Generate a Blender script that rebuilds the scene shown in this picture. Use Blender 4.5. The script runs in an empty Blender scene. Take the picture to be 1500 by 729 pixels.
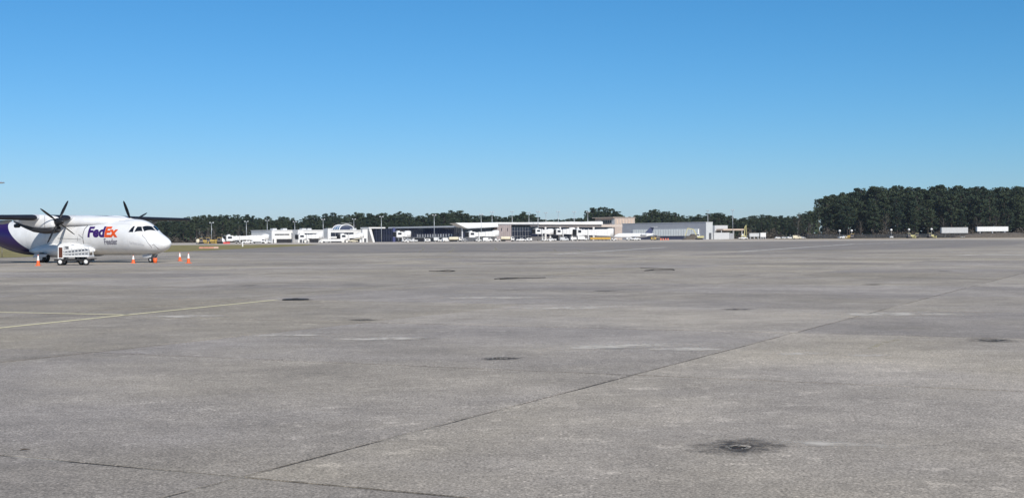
import bpy, bmesh, math, random
from mathutils import Vector, Matrix
R = math.radians
random.seed(7)
scene = bpy.context.scene
COL = scene.collection

# ------------------------------------------------------------------ camera
FPX, CAMH, ROLL = 1950.0, 1.8, -0.0073           # focal length in photo pixels, eye height, roll
PITCH = math.atan(16.0 / FPX)
cam_data = bpy.data.cameras.new('camera')
cam_data.sensor_width = 36.0
cam_data.lens = 36.0 * FPX / 1500.0
cam_data.clip_start = 0.1
cam_data.clip_end = 30000
cam = bpy.data.objects.new('camera', cam_data)
COL.objects.link(cam)
cam.matrix_world = (Matrix.Translation((0, 0, CAMH)) @ Matrix.Rotation(math.pi/2 - PITCH, 4, 'X')
                    @ Matrix.Rotation(ROLL, 4, 'Z'))
scene.camera = cam

# ------------------------------------------------------------------ sky and sun
SUN_EL, SUN_AZ = R(36), R(158)                    # azimuth clockwise from +Y: behind the camera, to the right
world = bpy.data.worlds.new('World')
scene.world = world
world.use_nodes = True
wn = world.node_tree
wn.nodes.clear()
sky = wn.nodes.new('ShaderNodeTexSky')
sky.sky_type = 'NISHITA'
sky.sun_disc = False
sky.sun_elevation = SUN_EL
sky.sun_rotation = SUN_AZ
sky.altitude = 0
sky.air_density = 0.9
sky.dust_density = 0.2
sky.ozone_density = 10
bg = wn.nodes.new('ShaderNodeBackground')
bg.inputs['Strength'].default_value = 0.098
wo = wn.nodes.new('ShaderNodeOutputWorld')
sep = wn.nodes.new('ShaderNodeSeparateColor'); com = wn.nodes.new('ShaderNodeCombineColor')      # even colour grade of the whole sky
pw = wn.nodes.new('ShaderNodeMath'); pw.operation = 'POWER'; pw.inputs[1].default_value = 1.45
ml = wn.nodes.new('ShaderNodeMath'); ml.operation = 'MULTIPLY'; ml.inputs[1].default_value = .485
wn.links.new(sky.outputs[0], sep.inputs[0]); wn.links.new(sep.outputs[0], pw.inputs[0]); wn.links.new(pw.outputs[0], ml.inputs[0])
wn.links.new(ml.outputs[0], com.inputs[0]); wn.links.new(sep.outputs[1], com.inputs[1]); bl = wn.nodes.new('ShaderNodeMath'); bl.operation = 'MULTIPLY'; bl.inputs[1].default_value = 1.035; wn.links.new(sep.outputs[2], bl.inputs[0]); wn.links.new(bl.outputs[0], com.inputs[2])
wn.links.new(com.outputs[0], bg.inputs[0])
wn.links.new(bg.outputs[0], wo.inputs[0])
sun_data = bpy.data.lights.new('sun', 'SUN')
sun_data.energy = 5.0
sun_data.angle = R(0.53)
sun_data.color = (1.0, 0.94, 0.85)
sun = bpy.data.objects.new('sun', sun_data)
COL.objects.link(sun)
sdir = Vector((math.sin(SUN_AZ)*math.cos(SUN_EL), math.cos(SUN_AZ)*math.cos(SUN_EL), math.sin(SUN_EL)))
sun.rotation_euler = sdir.to_track_quat('Z', 'Y').to_euler()
sun.location = (60, -60, 80)
scene.view_settings.view_transform = 'Standard'
scene.view_settings.look = 'None'
scene.view_settings.exposure = 0.0
scene.view_settings.gamma = 1.0
scene.cycles.max_bounces = 6
scene.cycles.transparent_max_bounces = 8

# ------------------------------------------------------------------ surveying helpers (photo measurement -> metres)
def ray(px, py):
    x, y = (px - 750)/FPX, -(py - 364.5)/FPX
    c, s = math.cos(ROLL), math.sin(ROLL)
    x, y = c*x - s*y, s*x + c*y
    return (Vector((1, 0, 0))*x + Vector((0, math.sin(PITCH), math.cos(PITCH)))*y
            + Vector((0, math.cos(PITCH), -math.sin(PITCH))))
def hor(px): return 348.5 + ROLL*(px - 750)
def gnd(px, py):
    r = ray(px, py); t = CAMH/-r.z
    return Vector((r.x*t, r.y*t, 0))
def at(px, D):                                    # ground point seen in column px at depth D
    r = ray(px, hor(px))
    return Vector((r.x*D/r.y, D, 0))
def ht(px, py, D): return CAMH + (hor(px) - py)*D/FPX
def reach(P, d, px):                              # distance along direction d from P until column px
    r = ray(px, hor(px))
    return -(P.x*r.y - P.y*r.x)/(d[0]*r.y - d[1]*r.x)

# ------------------------------------------------------------------ object helpers
def tag(o, label=None, cat=None, group=None, kind=None):
    if label: o['label'] = label
    if cat: o['category'] = cat
    if group: o['group'] = group
    if kind: o['kind'] = kind
    return o
def empty(name, loc=(0, 0, 0), rz=0.0, label=None, cat=None, group=None):
    o = bpy.data.objects.new(name, None)
    o.empty_display_size = 0.5
    COL.objects.link(o)
    o.location = loc; o.rotation_euler = (0, 0, rz)
    return tag(o, label, cat, group)
def link_mesh(name, me, parent=None):
    o = bpy.data.objects.new(name, me)
    COL.objects.link(o)
    if parent: o.parent = parent
    return o
def copy_tree(o, parent=None):
    c = o.copy(); COL.objects.link(c); c.parent = parent
    for ch in list(o.children): copy_tree(ch, c)
    return c

class MB:
    """collects primitives; build() links them as one mesh object"""
    def __init__(s): s.v = []; s.f = []; s.sm = []
    def add(s, vs, fs, smooth=False):
        n = len(s.v); s.v += [tuple(v) for v in vs]
        s.f += [tuple(i+n for i in f) for f in fs]; s.sm += [smooth]*len(fs)
        return s
    def box(s, x0, x1, y0, y1, z0, z1):
        vs = [(x, y, z) for z in (z0, z1) for x, y in ((x0, y0), (x1, y0), (x1, y1), (x0, y1))]
        return s.add(vs, [(3, 2, 1, 0), (4, 5, 6, 7), (0, 1, 5, 4), (1, 2, 6, 5), (2, 3, 7, 6), (3, 0, 4, 7)])
    def bar(s, a, b, w, h):
        a, b = Vector(a), Vector(b); d = (b-a).normalized()
        u = d.cross(Vector((0, 0, 1)))
        if u.length < 1e-3: u = Vector((1, 0, 0))
        u.normalize(); n = u.cross(d)
        vs = [p + u*i*w/2 + n*j*h/2 for p in (a, b) for i, j in ((-1, -1), (1, -1), (1, 1), (-1, 1))]
        return s.add(vs, [(3, 2, 1, 0), (4, 5, 6, 7), (0, 1, 5, 4), (1, 2, 6, 5), (2, 3, 7, 6), (3, 0, 4, 7)])
    def tube(s, pts, rs, n=8, cap=True, smooth=True):
        pts = [Vector(p) for p in pts]
        if not hasattr(rs, '__len__'): rs = [rs]*len(pts)
        vs = []; N = len(pts)
        for i, p in enumerate(pts):
            d = (pts[min(i+1, N-1)] - pts[max(i-1, 0)]).normalized()
            u = d.cross(Vector((0, 0, 1)))
            if u.length < 1e-3: u = d.cross(Vector((1, 0, 0)))
            u.normalize(); w = u.cross(d)
            for k in range(n):
                a = 2*math.pi*k/n
                vs.append(p + (u*math.cos(a) + w*math.sin(a))*rs[i])
        fs = [(i*n+k, i*n+(k+1) % n, (i+1)*n+(k+1) % n, (i+1)*n+k) for i in range(N-1) for k in range(n)]
        s.add(vs, fs, smooth)
        if cap:
            m = len(s.v) - len(vs)
            s.f.append(tuple(m+k for k in reversed(range(n)))); s.f.append(tuple(m+(N-1)*n+k for k in range(n)))
            s.sm += [False, False]
        return s
    def prism(s, poly, axis, a, b):               # poly in the two other axes (in x,y,z order), swept along axis
        def mk(p, t):
            q = list(p); q.insert('xyz'.index(axis), t); return q
        n = len(poly)
        vs = [mk(p, a) for p in poly] + [mk(p, b) for p in poly]
        fs = [tuple(range(n)), tuple(range(2*n-1, n-1, -1))] + [(i, (i+1) % n, n+(i+1) % n, n+i) for i in range(n)]
        return s.add(vs, fs)
    def lathe(s, prof, axis='z', n=20, off=(0, 0, 0)):
        vs = []
        for r, t in prof:
            for k in range(n):
                a = 2*math.pi*k/n; c, d = r*math.cos(a), r*math.sin(a)
                p = {'z': (c, d, t), 'x': (t, c, d), 'y': (c, t, d)}[axis]
                vs.append((p[0]+off[0], p[1]+off[1], p[2]+off[2]))
        N = len(prof)
        fs = [(i*n+k, i*n+(k+1) % n, (i+1)*n+(k+1) % n, (i+1)*n+k) for i in range(N-1) for k in range(n)]
        return s.add(vs, fs, True)
    def loft(s, rings, cap=True, smooth=True):
        n = len(rings[0]); vs = [p for r in rings for p in r]; N = len(rings)
        fs = [(i*n+k, i*n+(k+1) % n, (i+1)*n+(k+1) % n, (i+1)*n+k) for i in range(N-1) for k in range(n)]
        m = len(s.v); s.add(vs, fs, smooth)
        if cap:
            s.f.append(tuple(m+k for k in reversed(range(n)))); s.f.append(tuple(m+(N-1)*n+k for k in range(n)))
            s.sm += [False, False]
        return s
    def mesh(s, name, m, fix=True):
        me = bpy.data.meshes.new(name)
        me.from_pydata(s.v, [], s.f)
        me.polygons.foreach_set('use_smooth', s.sm)
        if fix:
            bm = bmesh.new(); bm.from_mesh(me)
            bmesh.ops.recalc_face_normals(bm, faces=bm.faces)
            bm.to_mesh(me); bm.free()
        me.materials.append(m)
        return me
    def build(s, name, m, parent=None, fix=True):
        return link_mesh(name, s.mesh(name, m, fix), parent)

# ------------------------------------------------------------------ materials
MATS = {}
def mat(name, col, rough=0.6, metal=0.0, var=0.12, scale=1.5, spec=0.4, coat=0.0, bump=0.0):
    if name in MATS: return MATS[name]
    m = bpy.data.materials.new(name); m.use_nodes = True
    nt = m.node_tree; N = nt.nodes; L = nt.links
    b = N['Principled BSDF']
    b.inputs['Roughness'].default_value = rough
    b.inputs['Metallic'].default_value = metal
    b.inputs['Specular IOR Level'].default_value = spec
    b.inputs['Coat Weight'].default_value = coat
    tc = N.new('ShaderNodeTexCoord')
    nz = N.new('ShaderNodeTexNoise'); nz.inputs['Scale'].default_value = scale; nz.inputs['Detail'].default_value = 5
    L.new(tc.outputs['Object'], nz.inputs['Vector'])
    mr = N.new('ShaderNodeMapRange'); mr.inputs['From Min'].default_value = 0.3; mr.inputs['From Max'].default_value = 0.7
    mr.inputs['To Min'].default_value = 1-var; mr.inputs['To Max'].default_value = 1+var
    L.new(nz.outputs['Fac'], mr.inputs['Value'])
    mx = N.new('ShaderNodeVectorMath'); mx.operation = 'MULTIPLY'
    mx.inputs[0].default_value = col[:3]
    L.new(mr.outputs[0], mx.inputs[1])
    L.new(mx.outputs[0], b.inputs['Base Color'])
    if bump:
        bp = N.new('ShaderNodeBump'); bp.inputs['Strength'].default_value = bump; bp.inputs['Distance'].default_value = 0.05
        L.new(nz.outputs['Fac'], bp.inputs['Height']); L.new(bp.outputs[0], b.inputs['Normal'])
    MATS[name] = m
    return m
WHITE = mat('white_paint', (.72, .72, .71), .45, var=.05)
TWHITE = mat('terminal_white', (.68, .68, .67), .6, var=.05, scale=.4)
GREYP = mat('grey_paint', (.33, .34, .36), .55)
LGREY = mat('light_grey_paint', (.52, .53, .54), .55)
DGREY = mat('dark_grey_paint', (.09, .095, .105), .6)
BLACK = mat('black_rubber', (.018, .018, .02), .75)
STEEL = mat('galvanised_steel', (.42, .44, .46), .45, metal=.6)
GLASS = mat('tinted_glass', (.012, .016, .03), .08, spec=.8, var=.3, scale=.3)
BGLASS = mat('blue_glass', (.011, .014, .036), .1, spec=.7, var=.35, scale=.25)
YELLOW = mat('machine_yellow', (.42, .29, .07), .6)
LYELLOW = mat('pale_yellow_paint', (.50, .46, .22), .6)
ORANGE = mat('orange_plastic', (.80, .13, .03), .5)
CREAM = mat('cream_paint', (.62, .56, .42), .55)
TANWALL = mat('tan_wall', (.46, .385, .335), .8, scale=.5)
BROWNM = mat('brown_metal', (.16, .14, .13), .6)
RUST = mat('brown_panel', (.10, .035, .02), .4)
DIRT = mat('bare_dirt', (.36, .29, .20), .95, var=.25, scale=.3)
REDM = mat('red_paint', (.5, .06, .05), .5)

def nodes_mat(name):
    m = bpy.data.materials.new(name); m.use_nodes = True
    MATS[name] = m
    return m, m.node_tree.nodes, m.node_tree.links, m.node_tree.nodes['Principled BSDF']

GA = R(26.5); SU, SV = 8.15, 9.35; U0, V0 = 8.12, -6.36      # apron joint grid
EU = Vector((math.sin(GA), math.cos(GA), 0)); EV = Vector((math.cos(GA), -math.sin(GA), 0))

def concrete(name, dark=1.0, speck=1.0, cells=True, tint=(1, 1, 1)):
    m, N, L, b = nodes_mat(name)
    b.inputs['Roughness'].default_value = .85
    b.inputs['Specular IOR Level'].default_value = .25
    geo = N.new('ShaderNodeNewGeometry')
    def noise(scale, detail=4, rough=.55, loc=(0, 0, 0), dist=0.0):
        mp = N.new('ShaderNodeMapping'); mp.inputs['Location'].default_value = loc
        L.new(geo.outputs['Position'], mp.inputs[0])
        n = N.new('ShaderNodeTexNoise'); n.inputs['Scale'].default_value = scale; n.inputs['Detail'].default_value = detail
        n.inputs['Roughness'].default_value = rough; n.inputs['Distortion'].default_value = dist
        L.new(mp.outputs[0], n.inputs['Vector']); return n.outputs['Fac']
    def rng(src, a, b_, c, d):
        r = N.new('ShaderNodeMapRange'); L.new(src, r.inputs['Value'])
        for k, v in zip(('From Min', 'From Max', 'To Min', 'To Max'), (a, b_, c, d)): r.inputs[k].default_value = v
        return r.outputs[0]
    def mul(a, b_):
        q = N.new('ShaderNodeMath'); q.operation = 'MULTIPLY'; L.new(a, q.inputs[0]); L.new(b_, q.inputs[1]); return q.outputs[0]
    val = rng(noise(.045, 3, .6), .3, .7, .86, 1.14)
    val = mul(val, rng(noise(.22, 6, .62, (31, 7, 0), .6), .3, .7, .82, 1.18))
    val = mul(val, rng(noise(1.1, 6, .65, (5, 91, 0)), .3, .7, .85, 1.15))
    val = mul(val, rng(noise(9, 4, .7, (2, 3, 0)), .3, .7, .80, 1.20))
    if speck:
        grain = rng(noise(42, 3, .75, (9, 1, 0)), .36, .66, .50, 1.55)
        val = mul(val, grain)
        pale = rng(noise(.35, 4, .6, (77, 13, 0)), .48, .66, 0, 1)       # zones of worn, exposed aggregate
        sp = rng(noise(26, 2, .6, (4, 8, 0)), .56, .66, 0, .75)
        ad = N.new('ShaderNodeMath'); ad.operation = 'MULTIPLY_ADD'
        L.new(mul(pale, sp), ad.inputs[0]); L.new(val, ad.inputs[1]); L.new(val, ad.inputs[2]); val = ad.outputs[0]
        fl_ = rng(noise(17, 2, .5, (14, 28, 0)), .63, .70, 0, .65)                # scattered larger pale flecks
        zn = rng(noise(.5, 3, .6, (7, 63, 0)), .40, .62, .15, 1)
        ad = N.new('ShaderNodeMath'); ad.operation = 'MULTIPLY_ADD'
        L.new(mul(fl_, zn), ad.inputs[0]); L.new(val, ad.inputs[1]); L.new(val, ad.inputs[2]); val = ad.outputs[0]
        sc_ = mul(rng(noise(1.7, 8, .72, (61, 19, 0)), .57, .61, 0, .34), rng(noise(.09, 3, .6, (23, 5, 0)), .40, .62, .1, 1))   # crisp pale scuffs
        ad = N.new('ShaderNodeMath'); ad.operation = 'MULTIPLY_ADD'
        L.new(sc_, ad.inputs[0]); L.new(val, ad.inputs[1]); L.new(val, ad.inputs[2]); val = ad.outputs[0]
        dk_ = rng(noise(12, 3, .6, (41, 2, 0)), .62, .72, 1, .72); val = mul(val, dk_)
    if cells:
        sep = []
        for e, o0, st in ((EU, U0, SU), (EV, V0, SV)):
            d = N.new('ShaderNodeVectorMath'); d.operation = 'DOT_PRODUCT'; d.inputs[1].default_value = e
            L.new(geo.outputs['Position'], d.inputs[0])
            q = N.new('ShaderNodeMath'); q.operation = 'MULTIPLY_ADD'; q.inputs[1].default_value = 1/st; q.inputs[2].default_value = -o0/st
            L.new(d.outputs['Value'], q.inputs[0])
            fl = N.new('ShaderNodeMath'); fl.operation = 'FLOOR'; L.new(q.outputs[0], fl.inputs[0]); sep.append(fl.outputs[0])
        edge = None                                                     # distance in metres to the nearest joint
        for e, o0, st in ((EU, U0, SU), (EV, V0, SV)):
            d = N.new('ShaderNodeVectorMath'); d.operation = 'DOT_PRODUCT'; d.inputs[1].default_value = e
            L.new(geo.outputs['Position'], d.inputs[0])
            pp = N.new('ShaderNodeMath'); pp.operation = 'PINGPONG'; pp.inputs[1].default_value = st/2
            q = N.new('ShaderNodeMath'); q.operation = 'SUBTRACT'; q.inputs[1].default_value = o0; L.new(d.outputs['Value'], q.inputs[0]); L.new(q.outputs[0], pp.inputs[0])
            if edge is None: edge = pp.outputs[0]
            else:
                mn = N.new('ShaderNodeMath'); mn.operation = 'MINIMUM'; L.new(edge, mn.inputs[0]); L.new(pp.outputs[0], mn.inputs[1]); edge = mn.outputs[0]
        wob = N.new('ShaderNodeMath'); wob.operation = 'MULTIPLY_ADD'; wob.inputs[1].default_value = -.05; L.new(noise(7, 3, .6, (1, 1, 9)), wob.inputs[0]); L.new(edge, wob.inputs[2])
        grime = rng(wob.outputs[0], -.012, .014, .5, 1)                    # dirt held along the joint
        keep = rng(noise(.33, 3, .6, (3, 71, 0)), .42, .60, 1, .0)         # in places the joint is clean
        gm = N.new('ShaderNodeMix'); gm.inputs['A'].default_value = 1.0; L.new(keep, gm.inputs['Factor']); L.new(grime, gm.inputs['B']); 
        val = mul(val, gm.outputs['Result'])
        chip = mul(rng(edge, .10, .55, 1, 0), rng(noise(13, 3, .6, (8, 2, 4)), .54, .64, 0, .5))   # spalled pale chips beside it
        ad = N.new('ShaderNodeMath'); ad.operation = 'MULTIPLY_ADD'; L.new(mul(chip, rng(noise(.6, 2, .5, (9, 9, 0)), .45, .6, 0, 1)), ad.inputs[0]); L.new(val, ad.inputs[1]); L.new(val, ad.inputs[2]); val = ad.outputs[0]
        cb = N.new('ShaderNodeCombineXYZ'); L.new(sep[0], cb.inputs[0]); L.new(sep[1], cb.inputs[1])
        w = N.new('ShaderNodeTexWhiteNoise'); w.noise_dimensions = '2D'; L.new(cb.outputs[0], w.inputs['Vector'])
        val = mul(val, rng(w.outputs['Value'], 0, 1, .86, 1.10))
    hue = N.new('ShaderNodeMix'); hue.data_type = 'RGBA'; hue.clamp_factor = True
    hf = rng(noise(.16, 4, .6, (55, 3, 0)), .38, .62, 0, 1)
    if cells:
        w2 = N.new('ShaderNodeTexWhiteNoise'); w2.noise_dimensions = '3D'; L.new(cb.outputs[0], w2.inputs['Vector'])
        h2 = N.new('ShaderNodeMath'); h2.operation = 'MULTIPLY_ADD'; h2.inputs[1].default_value = .55; L.new(hf, h2.inputs[0])
        L.new(rng(w2.outputs['Value'], 0, 1, -.15, .6), h2.inputs[2]); hf = h2.outputs[0]
    L.new(hf, hue.inputs['Factor'])
    hue.inputs['A'].default_value = (.312*tint[0]*dark, .277*tint[1]*dark, .246*tint[2]*dark, 1)
    hue.inputs['B'].default_value = (.362*tint[0]*dark, .314*tint[1]*dark, .248*tint[2]*dark, 1)
    vm = N.new('ShaderNodeVectorMath'); vm.operation = 'MULTIPLY'
    L.new(hue.outputs['Result'], vm.inputs[0]); L.new(val, vm.inputs[1]); L.new(vm.outputs[0], b.inputs['Base Color'])
    bp = N.new('ShaderNodeBump'); bp.inputs['Strength'].default_value = .35; bp.inputs['Distance'].default_value = .004
    L.new(noise(60, 3, .7, (3, 3, 3)), bp.inputs['Height']); L.new(bp.outputs[0], b.inputs['Normal'])
    return m
CONC = concrete('apron_concrete')
CONCFAR = concrete('apron_concrete_far', speck=0)
ASPH = concrete('taxiway_asphalt', dark=.78, speck=0, cells=False, tint=(.97, .98, 1.03))
def sealant():
    m, N, L, b = nodes_mat('joint_sealant'); b.inputs['Roughness'].default_value = .9
    geo = N.new('ShaderNodeNewGeometry'); n = N.new('ShaderNodeTexNoise'); n.inputs['Scale'].default_value = .55; n.inputs['Detail'].default_value = 7; n.inputs['Roughness'].default_value = .7
    L.new(geo.outputs['Position'], n.inputs['Vector']); cr = N.new('ShaderNodeValToRGB'); e = cr.color_ramp.elements
    e[0].position = .50; e[0].color = (.022, .021, .02, 1); e[1].position = .60; e[1].color = (.33, .31, .27, 1)       # bare dark sealant, elsewhere filled with grit
    L.new(n.outputs['Fac'], cr.inputs[0]); L.new(cr.outputs[0], b.inputs['Base Color']); return m
SEAL = sealant()

def grass_mat(name, c0, c1):
    m, N, L, b = nodes_mat(name)
    b.inputs['Roughness'].default_value = .95
    b.inputs['Specular IOR Level'].default_value = .1
    geo = N.new('ShaderNodeNewGeometry')
    n = N.new('ShaderNodeTexNoise'); n.inputs['Scale'].default_value = .25; n.inputs['Detail'].default_value = 9; n.inputs['Roughness'].default_value = .7
    L.new(geo.outputs['Position'], n.inputs['Vector'])
    cr = N.new('ShaderNodeValToRGB'); cr.color_ramp.elements[0].position = .35; cr.color_ramp.elements[1].position = .65
    cr.color_ramp.elements[0].color = (*c0, 1); cr.color_ramp.elements[1].color = (*c1, 1)
    L.new(n.outputs['Fac'], cr.inputs[0]); L.new(cr.outputs[0], b.inputs['Base Color'])
    return m
GRASS = grass_mat('winter_grass', (.16, .15, .055), (.33, .27, .13))
FIELD = grass_mat('far_field', (.10, .095, .05), (.20, .17, .10))

def worn(name, col, lo, hi, scale=6.0, radial=False, strength=1.0):
    """paint or stain with ragged gaps: flat mark on the concrete"""
    m, N, L, b = nodes_mat(name)
    b.inputs['Base Color'].default_value = (*col, 1); b.inputs['Roughness'].default_value = .8
    b.inputs['Specular IOR Level'].default_value = .2
    tr = N.new('ShaderNodeBsdfTransparent'); mx = N.new('ShaderNodeMixShader')
    tc = N.new('ShaderNodeTexCoord'); geo = N.new('ShaderNodeNewGeometry')
    n = N.new('ShaderNodeTexNoise'); n.inputs['Scale'].default_value = scale; n.inputs['Detail'].default_value = 6; n.inputs['Roughness'].default_value = .65
    L.new(geo.outputs['Position'], n.inputs['Vector'])
    r = N.new('ShaderNodeMapRange'); L.new(n.outputs['Fac'], r.inputs['Value'])
    r.inputs['From Min'].default_value = lo; r.inputs['From Max'].default_value = hi; r.inputs['To Max'].default_value = strength
    fac = r.outputs[0]
    if radial:
        ln = N.new('ShaderNodeVectorMath'); ln.operation = 'LENGTH'; L.new(tc.outputs['Object'], ln.inputs[0])
        f = N.new('ShaderNodeMapRange'); f.interpolation_type = 'SMOOTHSTEP'; dn = N.new('ShaderNodeMath'); dn.operation = 'MULTIPLY_ADD'; dn.inputs[1].default_value = -.9; L.new(n.outputs['Fac'], dn.inputs[0])
        d2 = N.new('ShaderNodeMath'); d2.operation = 'ADD'; d2.inputs[1].default_value = .45; L.new(ln.outputs['Value'], d2.inputs[0]); L.new(d2.outputs[0], dn.inputs[2])
        L.new(dn.outputs[0], f.inputs['Value'])
        f.inputs['From Min'].default_value = .10; f.inputs['From Max'].default_value = .88
        f.inputs['To Min'].default_value = 1; f.inputs['To Max'].default_value = 0
        q = N.new('ShaderNodeMath'); q.operation = 'MULTIPLY'; L.new(fac, q.inputs[0]); L.new(f.outputs[0], q.inputs[1]); fac = q.outputs[0]
    L.new(fac, mx.inputs[0]); L.new(tr.outputs[0], mx.inputs[1]); L.new(b.outputs[0], mx.inputs[2])
    L.new(mx.outputs[0], N['Material Output'].inputs['Surface'])
    return m
PAINTY = worn('worn_yellow_paint', (.72, .65, .42), .26, .46, 7, strength=1)
PAINTF = worn('faded_yellow_paint', (.46, .42, .30), .40, .62, 3, strength=.7)
PAINTW = worn('faded_white_paint', (.74, .70, .64), .34, .52, .8, strength=.95)
STAIN = worn('oil_stain', (.035, .034, .036), .28, .58, 5.0, radial=True, strength=.80)
PATCHM = worn('pale_worn_patch', (.60, .55, .48), .34, .54, 2.2, radial=True, strength=.9)

# ------------------------------------------------------------------ ground and apron
def uv(u, v, z=0): return EU*u + EV*v + Vector((0, 0, z))
mb = MB(); mb.add([(-9000, -600, -.06), (9000, -600, -.06), (9000, 14000, -.06), (-9000, 14000, -.06)], [(0, 1, 2, 3)])
tag(mb.build('ground', FIELD), kind='structure')

PITS = [(11.01, -3.35, .075, .54), (17.70, -9.07, .075, .40), (25.05, -16.2, .075, .45), (31.83, -9.73, .075, .5), (23.85, -2.78, .075, .55),
        (49.5, -9.92, .075, .6), (59.89, -17.97, .075, .5), (42.45, -32.79, .075, .55), (41.3, -17.2, .075, .5), (68.69, -10.29, .075, .6)]
def in_view(c, m=7.0):
    t = 750/FPX
    return c.y > 2 and abs(c.x) < (c.y*t + m)
apron = empty('apron'); tag(apron, kind='structure')
I0, I1, J0, J1 = -2, 18, -12, 13
slab_meshes = []
GAP = .015
rs = random.Random(3)
def slab_outline(seed):
    q = random.Random(seed); pts = []
    n = 10
    for k in range(4):
        for i in range(n):
            t = i/n
            a = [(-.5, -.5), (.5, -.5), (.5, .5), (-.5, .5)][k]; b_ = [(.5, -.5), (.5, .5), (-.5, .5), (-.5, -.5)][k]
            x = (a[0]+(b_[0]-a[0])*t)*(SV-2*GAP); y = (a[1]+(b_[1]-a[1])*t)*(SU-2*GAP)
            j = q.uniform(0, .007) if q.random() > .25 else q.uniform(.006, .022)
            if i: x, y = (x, y - j*(-1 if k == 0 else 1)) if k in (0, 2) else (x - j*(1 if k == 1 else -1), y)
            pts.append((x, y))
    return pts
def slab_mesh(seed, hole=None):
    pts = slab_outline(seed); bm = bmesh.new()
    outer = [bm.verts.new((x, y, 0)) for x, y in pts]
    edges = [bm.edges.new((outer[i], outer[(i+1) % len(outer)])) for i in range(len(outer))]
    if hole:
        hx, hy, hr = hole; q = random.Random(seed+5)
        inner = []
        for k in range(18):
            r_ = hr*q.uniform(.92, 1.18); a = 2*math.pi*k/18
            inner.append(bm.verts.new((hx+r_*math.cos(a), hy+r_*math.sin(a), 0)))
        edges += [bm.edges.new((inner[i], inner[(i+1) % 18])) for i in range(18)]
        bmesh.ops.triangle_fill(bm, use_beauty=True, edges=edges)
    else:
        bm.faces.new(outer)
    for f in bm.faces:
        f.normal_update()
        if f.normal.z < 0: f.normal_flip()
    bot = [bm.verts.new((v.co.x, v.co.y, -.04)) for v in outer]
    for i in range(len(outer)):
        bm.faces.new((outer[i], bot[i], bot[(i+1) % len(bot)], outer[(i+1) % len(outer)]))
    me = bpy.data.meshes.new('slab'); bm.to_mesh(me); bm.free(); me.materials.append(CONC)
    return me
slab_meshes = [slab_mesh(100+i) for i in range(6)]
rest = MB()
for i in range(I0, I1):
    for j in range(J0, J1):
        uc, vc = U0+(i+.5)*SU, V0+(j+.5)*SV
        c = uv(uc, vc)
        if in_view(c) and c.length < 172:
            hole = None
            for pu, pv, pr, sr in PITS:
                if abs(pu-uc) < SU/2 and abs(pv-vc) < SV/2: hole = (pv-vc, pu-uc, pr*1.15)
            me = slab_mesh(900+i*40+j, hole) if hole else rs.choice(slab_meshes)
            o = link_mesh('slab', me, apron)
            flip = math.pi if (not hole and rs.random() < .5) else 0
            M = Matrix(((EV.x, EU.x, 0, c.x), (EV.y, EU.y, 0, c.y), (0, 0, 1, rs.uniform(-.003, .002)), (0, 0, 0, 1)))
            if flip: M = M @ Matrix.Rotation(math.pi, 4, 'Z')
            o.matrix_world = M
        else:
            a, b_ = U0+i*SU, V0+j*SV
            rest.add([uv(a, b_), uv(a+SU, b_), uv(a+SU, b_+SV), uv(a, b_+SV)], [(3, 2, 1, 0)])
ua, ub, va, vb = U0+I0*SU, U0+I1*SU, V0+J0*SV, V0+J1*SV
bed = MB(); bed.add([uv(ua, va, -.006), uv(ub, va, -.006), uv(ub, vb, -.006), uv(ua, vb, -.006)], [(3, 2, 1, 0)])
bed.build('joint_sealant', SEAL, apron)
rest.build('concrete_beyond', CONC, apron)
far = MB()
for (a, b_, c, d) in ((ub, 1180, -700, 900), (ua-60, ub, -700, va), (ua-60, ub, vb, 900)):
    far.add([uv(a, c), uv(b_, c), uv(b_, d), uv(a, d)], [(3, 2, 1, 0)])
far.build('far_concrete', CONCFAR, apron)

# taxiway asphalt band, grass verge at the left, dirt at the far right
def sheet(name, pts, z, m, parent=None, jit=0, sub=1):
    q = random.Random(len(pts)*13); out = []
    n = len(pts)
    for i in range(n):
        a, b_ = Vector(pts[i]), Vector(pts[(i+1) % n])
        for k in range(sub):
            p = a.lerp(b_, k/sub)
            out.append((p.x+q.uniform(-jit, jit), p.y+q.uniform(-jit, jit), z))
    s = MB(); s.add(out, [tuple(range(len(out)))])
    o = s.build(name, m, parent)
    if o.data.polygons[0].normal.z < 0: o.data.flip_normals()
    return o
tag(sheet('taxiway', [(-54, 200), (-20, 172), (50, 172), (80, 215), (130, 330), (150, 430), (-64, 420), (-56, 300)], .005, ASPH, None, 1.5, 8), kind='structure')
tag(sheet('grass_verge', [(-57, 147), (-53, 231), (-60, 380), (-68, 470), (-80, 498), (-500, 520), (-900, 400), (-900, 150), (-120, 138)], .02, GRASS, None, .35, 14), kind='structure')
tag(sheet('dirt_strip', [at(1060, 700), at(1180, 640), at(1290, 600), at(1420, 630), at(1640, 610), at(1640, 860), at(1060, 860)], .01, DIRT, None, 2, 8), kind='structure')

PALEC = concrete('terminal_apron_concrete', dark=1.45, speck=0)
tag(sheet('terminal_apron', [(-700, 512), (-72, 486), (120, 478), (300, 520), (430, 640), (430, 980), (-700, 980)], .006, PALEC, None, 1.5, 8), kind='structure')

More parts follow.
